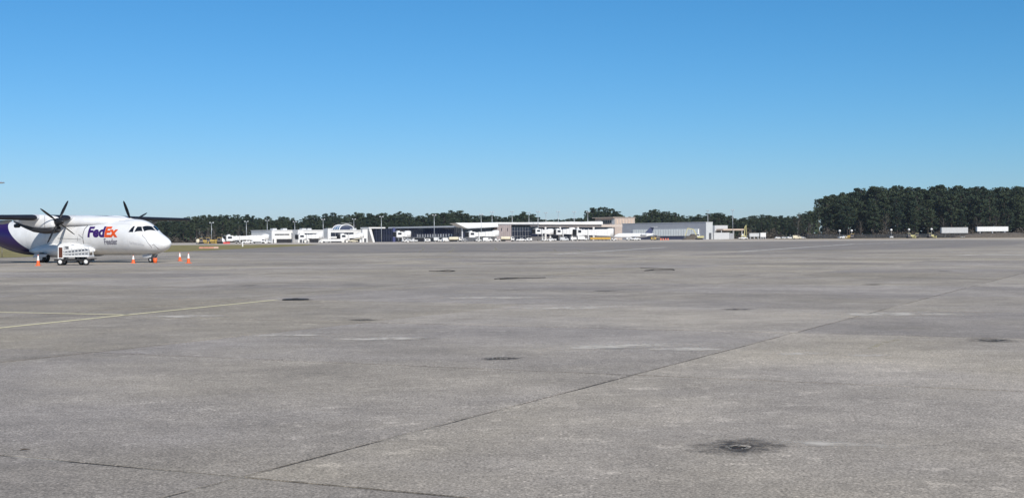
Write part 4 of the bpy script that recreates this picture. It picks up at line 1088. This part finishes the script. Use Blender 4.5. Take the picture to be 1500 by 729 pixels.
def excavator(px, D, rz, up, label):
    t = empty('excavator', at(px, D), rz, label, 'excavator', 'excavators by the hangar')
    for sy in (-1, 1):
        s = MB(); s.prism([(-2.3, .45), (-1.9, .05), (1.9, .05), (2.3, .45), (1.9, .9), (-1.9, .9)], 'y', sy*1.3-.3, sy*1.3+.3); s.build('track', BLACK, t)
    profile(t, 'house', [(-2.9, 1.1), (.9, 1.1), (.9, 2.0), (-2.6, 2.3), (-2.9, 1.9)], 1.3, LYELLOW)
    c = MB().box(-.4, 1.3, .3, 1.3, 2.001, 3.3).build('cab', WHITE, t); MB().box(-.2, 1.32, .28, 1.32, 2.5, 3.15).build('cab_window', GLASS, c)
    a = (1.0, 0, 1.9); b_ = (3.2, 0, 5.6*up); d = (6.6, 0, 6.2*up) ; e = (8.0, 0, 2.2)
    MB().bar(a, b_, .4, .55).bar(b_, d, .35, .45).build('boom', LYELLOW, t); MB().bar(d, e, .3, .35).build('stick', LYELLOW, t)
    s = MB(); s.prism([(7.6, 2.3), (8.4, 2.2), (8.9, 1.2), (8.2, .7), (7.4, 1.1)], 'y', -.6, .6); s.build('bucket', DGREY, t)
excavator(1024, 775, math.pi-.15, 1.08, 'pale yellow excavator with raised arm in front of the grey hangar')
excavator(1090, 800, 1.2, 1.35, 'yellow excavator with upright arm right of the tan canopy')

def dozer(px, D, rz, label, m=YELLOW, sc=1.0):
    t = empty('bulldozer', at(px, D), rz, label, 'bulldozer', 'earth moving machines'); t.scale = (sc,)*3
    for sy in (-1, 1): MB().prism([(-2.0, .5), (-1.6, .05), (1.5, .05), (1.9, .4), (1.5, .95), (-1.6, 1.0)], 'y', sy*1.0-.28, sy*1.0+.28).build('track', BLACK, t)
    profile(t, 'hood', [(.1, .95), (2.0, .95), (2.0, 1.8), (.1, 2.0)], .6, m); c = profile(t, 'cab', [(-1.6, .95), (.1, .95), (.1, 2.6), (-1.5, 2.65)], .8, BROWNM); profile(t, 'cab_roof', [(-1.7, 2.66), (.2, 2.62), (.2, 2.8), (-1.7, 2.85)], .9, m)
    profile(t, 'cab_window', [(-1.3, 1.7), (-.1, 1.7), (-.1, 2.5), (-1.3, 2.5)], .82, GLASS).parent = c
    MB().prism([(2.6, .1), (3.0, .05), (2.85, .7), (3.0, 1.35), (2.6, 1.3)], 'y', -1.7, 1.7).build('blade', m, t)
    for sy in (-1, 1): MB().bar((.5, sy*1.4, .5), (2.65, sy*1.4, .5), .2, .25).build('push_arm', m, t)
dozer(297, 640, .2, 'leftmost yellow bulldozer on the dirt at the far left', sc=1.0); dozer(307.5, 645, .1, 'middle yellow bulldozer on the dirt at the far left', sc=1.1); dozer(319.5, 648, 3.0, 'right yellow bulldozer beside the white water tank', sc=1.1)
dozer(1246, 770, 3.0, 'yellow bulldozer right of the white pickup by the tall trees'); dozer(1333, 765, .2, 'yellow bulldozer left on the dirt strip at the right', LYELLOW); dozer(1341, 768, 2.9, 'second yellow bulldozer on the dirt strip at the right', LYELLOW)
dozer(1363, 768, .3, 'yellow bulldozer left of the grey trailer', LYELLOW); dozer(962, 772, .1, 'brown machine at the spoil heap under the jet tail', BROWNM)
t = empty('water_tank', at(325.5, 655), .3, 'white upright tank beside the yellow bulldozers', 'tank')
MB().lathe([(.001, 0), (1.2, 0), (1.2, 1.9), (.7, 2.6), (.25, 2.8), (.25, 3.2), (.001, 3.2)], 'z', 16).build('shell', WHITE, t); MB().bar((1.25, 0, .1), (1.25, 0, 2.2), .25, .1).build('ladder', LGREY, t)
t = empty('water_tank', at(290, 640), .3, 'cream squat tank left of the yellow bulldozers', 'tank')
MB().lathe([(.001, .5), (.9, .5), (1.0, 1.2), (.9, 2.2), (.3, 2.5), (.001, 2.5)], 'z', 16).build('shell', CREAM, t); MB().box(-.9, .9, -.9, .9, 0, .5).build('skid', DGREY, t)
t = empty('barricade', gnd(306, 363.8), R(8), 'long low orange barricade lying on the grass verge', 'barricade')
BORN = mat('faded_orange', (.46, .21, .15), .7)
for k in range(4):
    x = -2.1+k*1.05; s = MB(); s.prism([(-.2, 0), (.2, 0), (.12, .36), (-.12, .36)], 'x', x, x+1.0); s.build('segment', BORN if k != 3 else mat('pale_orange', (.52, .34, .28), .7), t)
t = empty('barricade', at(332, 640), R(8), 'short red barricade left of the long bridge', 'barricade')
for k in range(2): MB().prism([(-.25, 0), (.25, 0), (.12, .9), (-.12, .9)], 'x', -1.6+1.6*k, -1.6+1.6*k+1.55).build('segment', REDM, t)
t = empty('taxi_sign', gnd(355.5, 361), R(5), 'small white marker post on the grass edge', 'marker'); MB().box(-.14, .14, -.08, .08, 0, 1.1).build('post', WHITE, t); MB().box(-.2, .2, -.14, .14, 0, .06).build('foot', LGREY, t)
t = empty('stake', gnd(3, 377), 0, 'dark thin stake in the grass under the tail', 'stake'); MB().tube([(0, 0, 0), (0, 0, 1.05)], .04, 6).build('post', BROWNM, t); MB().box(-.06, .06, -.06, .06, 1.05, 1.12).build('cap', BROWNM, t)

# parked regional jet, nose hidden behind the bridge
t = empty('regional_jet', at(903, 766), R(14), 'small white passenger jet with dark tail parked before the hangar', 'airplane')
JL = 24.0
MB().loft([[(x, r_*math.cos(2*math.pi*k/18), zc+r_*math.sin(2*math.pi*k/18)) for k in range(18)] for x, r_, zc in
   ((-1.5, .05, 2.3), (-1.0, .5, 2.4), (0, .95, 2.55), (1.6, 1.32, 2.7), (4, 1.35, 2.75), (14, 1.35, 2.75), (18, 1.1, 2.95), (21.5, .5, 3.35), (23, .1, 3.5))]).build('fuselage', AWHITE, t)
JT = mat('jet_tail_blue', (.05, .06, .12), .4)
s = MB(); s.prism([(16.8, 3.6), (21.6, 3.6), (22.9, 7.4), (20.6, 7.4)], 'y', -.14, .14); s.build('fin', JT, t)
MB().loft([[(20.3+abs(y)*.35+px+2.6, y, 7.4+pz) for px, pz in airfoil(2.2-abs(y)*.25, .1)] for y in (-3.4, 0, 3.4)]).build('tailplane', AWHITE, t)
for sg in (-1, 1):
    MB().lathe([(.45, 14.2), (.62, 14.8), (.62, 16.4), (.4, 17.6), (.3, 17.5), (.001, 17)], 'x', 14, (0, sg*2.0, 3.3)).build('engine', AGREYL, t)
    MB().loft([[(8.5+abs(y)*.45+px+2.5, y*sg, 1.9+abs(y)*.05+pz) for px, pz in airfoil(3.6-abs(y)*.22, .11)] for y in (1.0, 5, 10.4)]).build('wing', AGREYL, t)
    wheel(t, 11, sg*1.9, .45, .3)
    MB().tube([(11, sg*1.9, .5), (11, sg*1.7, 1.9)], .1, 6).build('gear_leg', AGREY, t)
wheel(t, 1.2, 0, .3, .3); MB().tube([(1.2, 0, .3), (1.2, 0, 1.7)], .08, 6).build('gear_leg', AGREY, t)
for k in range(12): MB().box(3.2+k*.85, 3.5+k*.85, -1.37, -1.30, 2.9, 3.25).build('cabin_window', GLASS, t)

# trailers, light towers, fence, containers at the right
def trailer(px0, px1, D, bot, top, label, m, wheels_=True):
    A = at(px0, D); L = (at(px1, D)-A).length; t = empty('site_trailer', A, 0, label, 'trailer', 'white site trailers at the right')
    zb, zt = ht(px0, bot, D), ht(px0, top, D)
    b_ = MB().box(0, L, 0, 2.6, zb, zt).build('box', m, t)
    n = int(L/1.2)
    for k in range(n): MB().box(L*(k+.5)/n-.05, L*(k+.5)/n+.05, -.05, -.001, zb+.1, zt-.1).build('side_rib', LGREY if wheels_ else m, b_)
    MB().box(-.05, L+.05, -.06, 2.66, zt, zt+.12).build('roof_rail', LGREY, t)
    if wheels_:
        MB().box(L*.05, L*.95, .5, 2.1, zb-.3, zb-.002).build('chassis', DGREY, t)
        for x in (L*.78, L*.86): wheel(t, x, .35, .5, .3); wheel(t, x, 2.25, .5, .3)
        for y in (.4, 2.2): MB().bar((L*.15, y, 0), (L*.15, y, zb-.3), .15, .15).build('landing_leg', DGREY, t)
    else:
        for x in (L*.1, L*.5, L*.9): MB().box(x-.3, x+.3, .3, 2.3, 0, zb-.002).build('block', GREYP, t)
    return t
trailer(1379.5, 1418, 770, 341.4, 333.4, 'grey sided semi trailer on wheels before the tall trees', mat('trailer_grey', (.46, .47, .48), .5))
trailer(1431.5, 1477, 790, 338.9, 332.2, 'long plain white container trailer at the far right', WHITE, False)
t = trailer(1114, 1122, 800, 347.0, 341.0, 'small white site cabin by the far right excavator', WHITE, False)
t = trailer(1098, 1112, 815, 346.6, 341.6, 'grey site cabin behind the small white cabin', LGREY, False)
def light_tower(px, top, D, label):
    t = empty('light_tower', at(px, D), .3, label, 'light tower', 'portable light towers at the right'); h = ht(px, top, D)
    MB().box(-1, 1, -.6, .6, .3, 1.2).build('generator', LGREY, t); vwheels(t, (0,), .7, .3); MB().tube([(0, 0, 1.2), (0, 0, h)], [.1, .06], 8).build('mast', STEEL, t)
    MB().lathe([(.001, h-.1), (.55, h+.15), (.75, h+.6), (.55, h+1.1), (.001, h+1.3)], 'z', 14).build('lamp_balloon', WHITE, t)
for px, D, lb in ((1230, 782, 'light tower left of the white pickup by the trees'), (1247.5, 790, 'light tower behind the yellow bulldozer by the trees'), (1305.5, 780, 'lone light tower on the dirt strip'),
                  (1331.5, 785, 'light tower above the two yellow bulldozers'), (1364.5, 785, 'light tower left of the grey trailer')): light_tower(px, 339.6-(px-1230)*.018, D, lb)
t = empty('spoil_heap', at(1448, 793), 0, 'dark heap of soil below the white container trailer', 'soil heap')
q = random.Random(5); s = MB(); nx, ny = 40, 8; vs = []
for j in range(ny+1):
    for i in range(nx+1):
        e = math.sin(math.pi*i/nx)**.4*math.sin(math.pi*j/ny)**.6; vs.append((-24+62*i/nx, -11+9*j/ny, max(0, e*2.9*q.uniform(.8, 1.1))))
s.add(vs, [(j*(nx+1)+i, j*(nx+1)+i+1, (j+1)*(nx+1)+i+1, (j+1)*(nx+1)+i) for j in range(ny) for i in range(nx)], True); s.build('soil', mat('dark_soil', (.10, .085, .07), .95, var=.3), t)
t = empty('spoil_heap', at(1014, 792), 0, 'dark soil heap in front of the grey hangar under the excavator arm', 'soil heap'); s = MB(); vs = []
for j in range(ny+1):
    for i in range(13):
        e = math.sin(math.pi*i/12)**.8*math.sin(math.pi*j/ny)**.6; vs.append((-6+12*i/12, -4+6*j/ny, max(0, e*3.2*q.uniform(.75, 1.15))))
s.add(vs, [(j*13+i, j*13+i+1, (j+1)*13+i+1, (j+1)*13+i) for j in range(ny) for i in range(12)], True); s.build('soil', MATS['dark_soil'], t)
for k, px in enumerate((968, 971.5, 975, 978.5)):
    t = empty('traffic_barrel', at(px, 755), 0, 'orange white banded barrel, %s from left before the hangar' % ('first', 'second', 'third', 'last')[k], 'barrel', 'orange barrels before the hangar')
    MB().lathe([(.001, 0), (.4, 0), (.36, .1), (.3, 1.0), (.001, 1.02)], 'z', 12).build('drum', ORANGE, t); MB().lathe([(.335, .45), (.325, .65)], 'z', 12).build('band', WHITE, t, fix=False)
# perimeter fence at the foot of the tall trees
A, B = at(1183, 838), at(1560, 800); t = empty('perimeter_fence', A, 0, 'dark chain link fence along the foot of the tall trees', 'fence')
d = B-A; n = int(d.length/3.5)
for k in range(n+1):
    p = d*(k/n); MB().tube([(p.x, p.y, 0), (p.x, p.y, 2.5)], .05, 5).build('post', DGREY, t)
MB().tube([(0, 0, 2.45), tuple(d+Vector((0, 0, 2.45)))], .035, 5).build('top_rail', DGREY, t)
m, N, L, b = nodes_mat('chain_link'); b.inputs['Base Color'].default_value = (.05, .055, .06, 1); b.inputs['Roughness'].default_value = .6
tr_ = N.new('ShaderNodeBsdfTransparent'); mx = N.new('ShaderNodeMixShader'); geo = N.new('ShaderNodeNewGeometry'); nz = N.new('ShaderNodeTexNoise'); nz.inputs['Scale'].default_value = .15
L.new(geo.outputs['Position'], nz.inputs['Vector']); mr = N.new('ShaderNodeMapRange'); mr.inputs['To Min'].default_value = .3; mr.inputs['To Max'].default_value = .65; L.new(nz.outputs['Fac'], mr.inputs['Value'])
L.new(mr.outputs[0], mx.inputs[0]); L.new(tr_.outputs[0], mx.inputs[1]); L.new(b.outputs[0], mx.inputs[2]); L.new(mx.outputs[0], N['Material Output'].inputs['Surface'])
s = MB(); s.add([(0, .05, .05), (d.x, d.y+.05, .05), (d.x, d.y+.05, 2.4), (0, .05, 2.4)], [(0, 1, 2, 3)]); s.build('wire_mesh', m, t)

# ------------------------------------------------------------------ trees
def leaf_mat(name, c0, c1, trans=.0):
    m, N, L, b = nodes_mat(name)
    b.inputs['Roughness'].default_value = .7; b.inputs['Specular IOR Level'].default_value = .15
    oi = N.new('ShaderNodeObjectInfo'); geo = N.new('ShaderNodeNewGeometry')
    nz = N.new('ShaderNodeTexNoise'); nz.inputs['Scale'].default_value = .35; nz.inputs['Detail'].default_value = 3; L.new(geo.outputs['Position'], nz.inputs['Vector'])
    ad = N.new('ShaderNodeMath'); ad.operation = 'MULTIPLY_ADD'; ad.inputs[1].default_value = .55; L.new(oi.outputs['Random'], ad.inputs[0])
    sub = N.new('ShaderNodeMath'); sub.operation = 'MULTIPLY_ADD'; sub.inputs[1].default_value = 1.2; sub.inputs[2].default_value = -.38; L.new(nz.outputs['Fac'], sub.inputs[0]); L.new(sub.outputs[0], ad.inputs[2])
    cr = N.new('ShaderNodeValToRGB'); cr.color_ramp.elements[0].color = (*c0, 1); cr.color_ramp.elements[1].color = (*c1, 1)
    L.new(ad.outputs[0], cr.inputs[0]); L.new(cr.outputs[0], b.inputs['Base Color'])
    return m
PINE = leaf_mat('pine_needles', (.018, .034, .024), (.062, .080, .040))
BRUSH = leaf_mat('winter_brush', (.040, .036, .030), (.095, .080, .062))
BARK = mat('pine_bark', (.070, .056, .048), .95, var=.3, scale=3)
GBARK = mat('grey_bark', (.13, .115, .105), .95, var=.3, scale=3)

def leaves(mb, c, r, n, size, q, flat=.75):
    for _ in range(n):
        while True:
            p = Vector((q.uniform(-1, 1), q.uniform(-1, 1), q.uniform(-1, 1)))
            if p.length < 1: break
        p = p*(p.length**-.3 if p.length > .05 else 1)
        o = Vector(c)+Vector((p.x*r, p.y*r, p.z*r*flat))
        u = Vector((q.gauss(0, 1), q.gauss(0, 1), q.gauss(0, .7))).normalized(); v = u.cross(Vector((q.gauss(0, 1), q.gauss(0, 1), q.gauss(0, 1)))).normalized()
        s_ = size*q.uniform(.6, 1.4)
        mb.add([o-u*s_, o+v*s_*.7, o+u*s_, o-v*s_*.7], [(0, 1, 2, 3)])
def pine_meshes(seed, H=22.0, base=.45, spread=.17, clumps=34, top='round'):
    q = random.Random(seed); tr, cr = MB(), MB()
    lean = (q.uniform(-.6, .6), q.uniform(-.6, .6))
    ax = lambda t: Vector((lean[0]*t*t, lean[1]*t*t, H*t))
    tr.tube([ax(t) for t in (0, .15, .4, .65, .85, .97)], [H*.014, H*.011, H*.009, H*.007, H*.004, H*.0015], 7)
    for k in range(clumps):
        t = base+(1-base)*((k+q.random())/clumps)**.85
        s = (t-base)/(1-base)
        if top == 'round': rad = spread*H*(.35+1.1*math.sin(math.pi*min(1, .12+s*.80))**.8)*.72
        elif top == 'flat': rad = spread*H*(.25+.8*s)*.95 if s < .8 else spread*H*.8
        else: rad = spread*H*(1.05-.85*s)
        a = q.uniform(0, 2*math.pi); rr = rad*math.sqrt(q.uniform(.05, 1))
        c = ax(min(t, .97))+Vector((rr*math.cos(a), rr*math.sin(a), H*.01))
        root = ax(max(base*.85, t-.06))
        tr.tube([root, root.lerp(c, .6)+Vector((0, 0, .1)), c], [H*.0035, H*.002, H*.001], 4, cap=False)
        leaves(cr, c, H*q.uniform(.036, .066), 40, H*.0165, q, .6)
    for k in range(q.randint(3, 7)):                                    # dead stubs below the crown
        t = q.uniform(.22, base); a = q.uniform(0, 6.28); p = ax(t); tr.tube([p, p+Vector((math.cos(a), math.sin(a), .15))*H*.05], [H*.002, H*.0008], 4, cap=False)
    return tr.mesh('trunk', BARK, False), cr.mesh('crown', PINE, False)
def bare_meshes(seed, H=14.0):
    q = random.Random(seed); tr, cr = MB(), MB()
    tr.tube([(0, 0, 0), (0.1, 0, H*.3), (.2, .1, H*.6), (.2, .2, H*.9)], [H*.014, H*.011, H*.006, H*.002], 6)
    for k in range(22):
        t = q.uniform(.25, .85); a = q.uniform(0, 6.28); p = Vector((.15, .05, H*t)); L_ = H*q.uniform(.15, .3)*(1.1-t*.6)
        e = p+Vector((math.cos(a)*L_, math.sin(a)*L_, L_*q.uniform(.6, 1.2))); tr.tube([p, p.lerp(e, .5)+Vector((0, 0, -.1)), e], [H*.005, H*.003, H*.001], 4, cap=False)
        for j in range(5):
            b0 = p.lerp(e, q.uniform(.4, 1)); e2 = b0+Vector((q.uniform(-1, 1), q.uniform(-1, 1), q.uniform(.1, 1)))*H*.07; cr.tube([b0, e2], [H*.0022, H*.001], 3, cap=False)
        leaves(cr, e, H*.06, 7, H*.010, q)
    return tr.mesh('trunk', GBARK, False), cr.mesh('crown', BRUSH, False)
PROTO = [pine_meshes(1, base=.50, spread=.19), pine_meshes(2, base=.42, spread=.17, clumps=40), pine_meshes(3, base=.55, spread=.21, top='flat', clumps=30), pine_meshes(4, base=.36, spread=.16, clumps=46),
         pine_meshes(5, base=.60, spread=.17, clumps=24), pine_meshes(6, base=.30, spread=.18, top='cone', clumps=48), pine_meshes(7, base=.48, spread=.22, clumps=38), pine_meshes(8, base=.40, spread=.15, top='flat', clumps=36)] + [pine_meshes(50+k, base=.32+.05*(k % 6), spread=.14+.02*(k % 4), top=('round', 'flat', 'round')[k % 3], clumps=30+3*(k % 5)) for k in range(9)]
FULL = [pine_meshes(21, base=.22, spread=.19, clumps=66), pine_meshes(22, base=.18, spread=.17, clumps=70), pine_meshes(23, base=.28, spread=.20, clumps=60)] + [pine_meshes(70+k, base=.2+.04*k, spread=.15+.015*k, clumps=58+3*k) for k in range(4)]
BARE = [bare_meshes(11), bare_meshes(12), bare_meshes(13)]
def tree(proto, H0, px, D, h, label, group, q, name='pine_tree', wide=1.0):
    t = empty(name, at(px, D), q.uniform(0, 6.28), label, 'tree', group)
    s_ = h/H0; t.scale = (s_*wide, s_*wide, s_)
    link_mesh('trunk', proto[0], t); link_mesh('crown', proto[1], t)
    return t
SKY = [(120, 327), (200, 326), (214, 323.5), (225, 322), (240, 320.5), (260, 319.5), (280, 318.5), (300, 315.5), (325, 314), (345, 315.5), (370, 315), (380, 319), (392, 317.5), (400, 321), (420, 317.5), (430, 321), (440, 326), (446, 319), (458, 312.5), (464, 319), (470, 315.5), (480, 312),
       (487, 317.5), (490.5, 310.5), (497, 316), (510, 313.5), (530, 311), (535, 316), (540, 310), (550, 312), (575, 312), (590, 310), (600, 312), (607, 318), (615, 315), (622, 317), (627, 313), (637, 310), (650, 310), (665, 309), (680, 310), (690, 317), (700, 314.5), (715, 314), (728, 315), (735, 320),
       (745, 315), (760, 312), (770, 310), (780, 312), (790, 318.5), (800, 320.5), (845, 320.5), (855, 317), (859, 307), (870, 303), (885, 305), (900, 308), (910, 311), (914, 316), (925, 316), (940, 315), (950, 310), (957, 304), (965, 307), (980, 311), (987, 310), (995, 313), (1003, 318), (1015, 317), (1025, 315), (1040, 313), (1055, 311.5),
       (1070, 315), (1080, 320), (1095, 318), (1110, 316), (1130, 314), (1140, 316), (1160, 316.5), (1175, 314), (1188, 309), (1199, 293), (1206, 290), (1213, 285), (1225, 283), (1240, 279), (1255, 277), (1275, 275), (1295, 273), (1305, 271), (1320, 272), (1327, 275), (1336, 271.5), (1347, 275), (1360, 273), (1375, 270), (1390, 271), (1400, 273),
       (1420, 275), (1432, 271), (1445, 276), (1455, 274), (1470, 275), (1483, 272), (1500, 276), (1620, 278)]
def skyline(px):
    for (a, ya), (b_, yb) in zip(SKY[:-1], SKY[1:]):
        if a <= px <= b_: return ya+(yb-ya)*(px-a)/(b_-a)
    return SKY[-1][1]
q = random.Random(17)
MARKS = [(0, 'the left frame edge'), (120, 'the aircraft lettering'), (186, 'the far propeller'), (249, 'the aircraft nose'), (280, 'the nearer cone ahead of the nose'), (310, 'the mast over the yellow bulldozers'), (340, 'the cab of the long left bridge'), (361, 'the mast behind the long left bridge'),
 (391, 'the mast at the concourse left end'), (432, 'the mast over the second concourse bay'), (473, 'the mast over the tall stair bay'), (508, 'the crown of the glazed arch'), (545, 'the slanted white wall'), (559, 'the mast before the blue glass hall'), (587, 'the end on boarding bridge'), (605, 'the white pickup before the dark concourse'),
 (636, 'the tall mast before the dark concourse'), (664, 'the left tip of the wing roof'), (705, 'the mast before the wing roof'), (726, 'the left edge of the taupe wall'), (750, 'the mast above the taupe wall'), (788, 'the first mast over the stepped roof'), (818, 'the third mast over the stepped roof'), (841, 'the fourth mast over the stepped roof'),
 (861, 'the mast left of the tan block'), (901, 'the near corner of the tan block'), (930, 'the right end of the tan block'), (955, 'the tail of the parked jet'), (980, 'the orange barrels'), (1003, 'the bucket of the excavator'), (1037, 'the mast above the hangar end'), (1073, 'the lone mast by the tan canopy'), (1092, 'the upright excavator arm'), (1114, 'the small white site cabin'),
 (1140, 'the leftmost parked car'), (1167, 'the cream van'), (1199, 'the thin lone pine'), (1230, 'the tower by the white pickup'), (1247, 'the tower behind the bulldozer'), (1275, 'the middle of the perimeter fence'), (1305, 'the lone light tower'), (1331, 'the tower over two bulldozers'), (1364, 'the tower left of the grey trailer'), (1380, 'the left end of the grey trailer'), (1400, 'the middle of the grey trailer'),
 (1418, 'the right end of the grey trailer'), (1431, 'the left end of the white container'), (1455, 'the middle of the white container'), (1477, 'the right end of the white container')]
COUNT = {}
def which(kind, px):
    m_ = [n for p, n in MARKS if p <= px][-1]
    k = COUNT[(kind, m_)] = COUNT.get((kind, m_), 0)+1
    return '%s, %s to the right of %s' % (kind, ('first', 'second', 'third', 'fourth', 'fifth', 'sixth', 'seventh', 'eighth', 'ninth', 'tenth', 'eleventh', 'twelfth')[min(k, 12)-1], m_)
def zone(px):
    if px < 440: return 'pine in the dense wood behind the aircraft and left bridge', 'pines of the left wood'
    if px < 860: return 'tall pine in the row behind the terminal roofs', 'pines behind the terminal'
    if px < 1000: return 'pine in the clump behind the tan block and grey hangar', 'pines behind the hangar'
    return 'pine in the low distant wood right of the grey hangar', 'pines of the low distant wood'
px = 188.0
while px < 1192:
    D = 1060+q.uniform(-25, 40); lab, grp = zone(px)
    h = ht(px, skyline(px), D)*q.uniform(.93, 1.03)
    tall = any(abs(px-a) < 5 for a in (446, 458, 480, 490, 540, 858, 957))
    tree(PROTO[4] if tall and q.random() < .5 else q.choice(PROTO), 22.0, px, D, h, which('skyline pine', px), grp, q, wide=q.uniform(.95, 1.35)*max(.9, 20/h)**.5)
    px += q.uniform(6.0, 9.0)
px = 190.0
while px < 1192:                                                      # lower fill in front
    D = 1020+q.uniform(-20, 15); lab, grp = zone(px)
    k = .80 if px < 440 else .72
    h = ht(px, skyline(px), D)*q.uniform(k-.14, k+.06)
    if q.random() < .24: tree(q.choice(BARE), 14.0, px, D-8, h*.8, which('bare winter tree', px), 'bare trees of the far wood', q, 'bare_tree', 1.1)
    else: tree(q.choice(FULL), 22.0, px, D, h, which('lower pine in front', px), grp.replace('pines', 'lower pines'), q, wide=1.5)
    px += q.uniform(9, 14)
# the tall stand at the right
for row, (D, k0, k1, step, protos) in enumerate(((905, .93, 1.03, 13, PROTO), (880, .86, 1.0, 14, PROTO+FULL), (862, .72, .88, 17, FULL), (850, .45, .68, 22, FULL))):
    px = 1206.0+row*5
    while px < 1560:
        d_ = D+q.uniform(-8, 8); h = ht(px, skyline(px), d_)*q.uniform(k0, k1)
        if row == 3 and q.random() < .5: tree(q.choice(BARE), 14.0, px, d_, h*.8, which('bare stand tree', px), 'bare trees at the foot of the tall stand', q, 'bare_tree', 1.0)
        else: tree(q.choice(protos), 22.0, px, d_, h, which(('skyline pine', 'inner stand pine', 'front stand pine', 'small stand pine')[row], px),
                   ('skyline pines of the tall stand', 'inner pines of the tall stand', 'front pines of the tall stand', 'small pines of the tall stand')[row], q, wide=q.uniform(.95, 1.25))
        px += q.uniform(step*.75, step*1.25)
tree(PROTO[4], 22.0, 1199.5, 865, ht(1199, 292, 865), 'thin lone pine at the left edge of the tall stand', 'edge pines', q, wide=.8)
tree(PROTO[2], 22.0, 1192, 900, ht(1192, 309, 900), 'short broad pine just left of the thin lone pine', 'edge pines', q, wide=1.1)
tree(BARE[1], 14.0, 1169, 960, ht(1169, 309.5, 960), 'bare tall tree rising above the low distant wood', 'edge pines', q, 'bare_tree', .9)

def undergrowth(name, pxa, pxb, D, h, n, label, seed, size, depth=14):
    q_ = random.Random(seed); s = MB()
    for _ in range(n):
        px = q_.uniform(pxa, pxb); p = at(px, D+q_.uniform(-depth, depth)); hh = h*(.5+.5*math.sin(px*.11)*math.sin(px*.047+1))*q_.uniform(.35, 1.1)
        z = hh*q_.random()**1.0
        leaves(s, (p.x, p.y, max(z, .2)), .8, 1, size, q_)
    o = s.build(name, BRUSH, None, False); tag(o, label, 'undergrowth', None, 'stuff')
undergrowth('undergrowth', 185, 1195, 1000, 9, 16000, 'brown winter brush along the foot of the far wood', 31, .75)
undergrowth('undergrowth', 1183, 1575, 846, 7, 12000, 'brown winter brush along the foot of the tall right stand', 32, .55, 8)
def backwood(pxa, pxb, D, k, n, label, seed, size):
    q_ = random.Random(seed); s = MB()
    for _ in range(n):
        px = q_.uniform(pxa, pxb); p = at(px, D+q_.uniform(-10, 40)); z = ht(px, skyline(px), D)*k*q_.random()**.8
        leaves(s, (p.x, p.y, z), 1.0, 1, size, q_)
    tag(s.build('distant_wood', PINE, None, False), label, 'wood', None, 'stuff')
backwood(185, 1200, 1110, .88, 32000, 'dark mass of the wood behind the far pines', 41, 1.5)
backwood(1204, 1600, 930, .92, 20000, 'dark mass of the wood inside the tall right stand', 42, 1.5)

# ------------------------------------------------------------------ thin air haze over the whole field
hz = MB(); hz.box(-1500, 1500, -60, 2600, -1.2, 46)
ho = hz.build('haze', WHITE); ho.data.materials.clear()
hm = bpy.data.materials.new('haze'); hm.use_nodes = True; hm.node_tree.nodes.clear()
hv = hm.node_tree.nodes.new('ShaderNodeVolumePrincipled'); hov = hm.node_tree.nodes.new('ShaderNodeOutputMaterial')
hv.inputs['Color'].default_value = (.80, .88, 1.0, 1); hv.inputs['Density'].default_value = 0.00005; hv.inputs['Anisotropy'].default_value = .2
hm.node_tree.links.new(hv.outputs[0], hov.inputs['Volume']); ho.data.materials.append(hm)
tag(ho, kind='stuff')
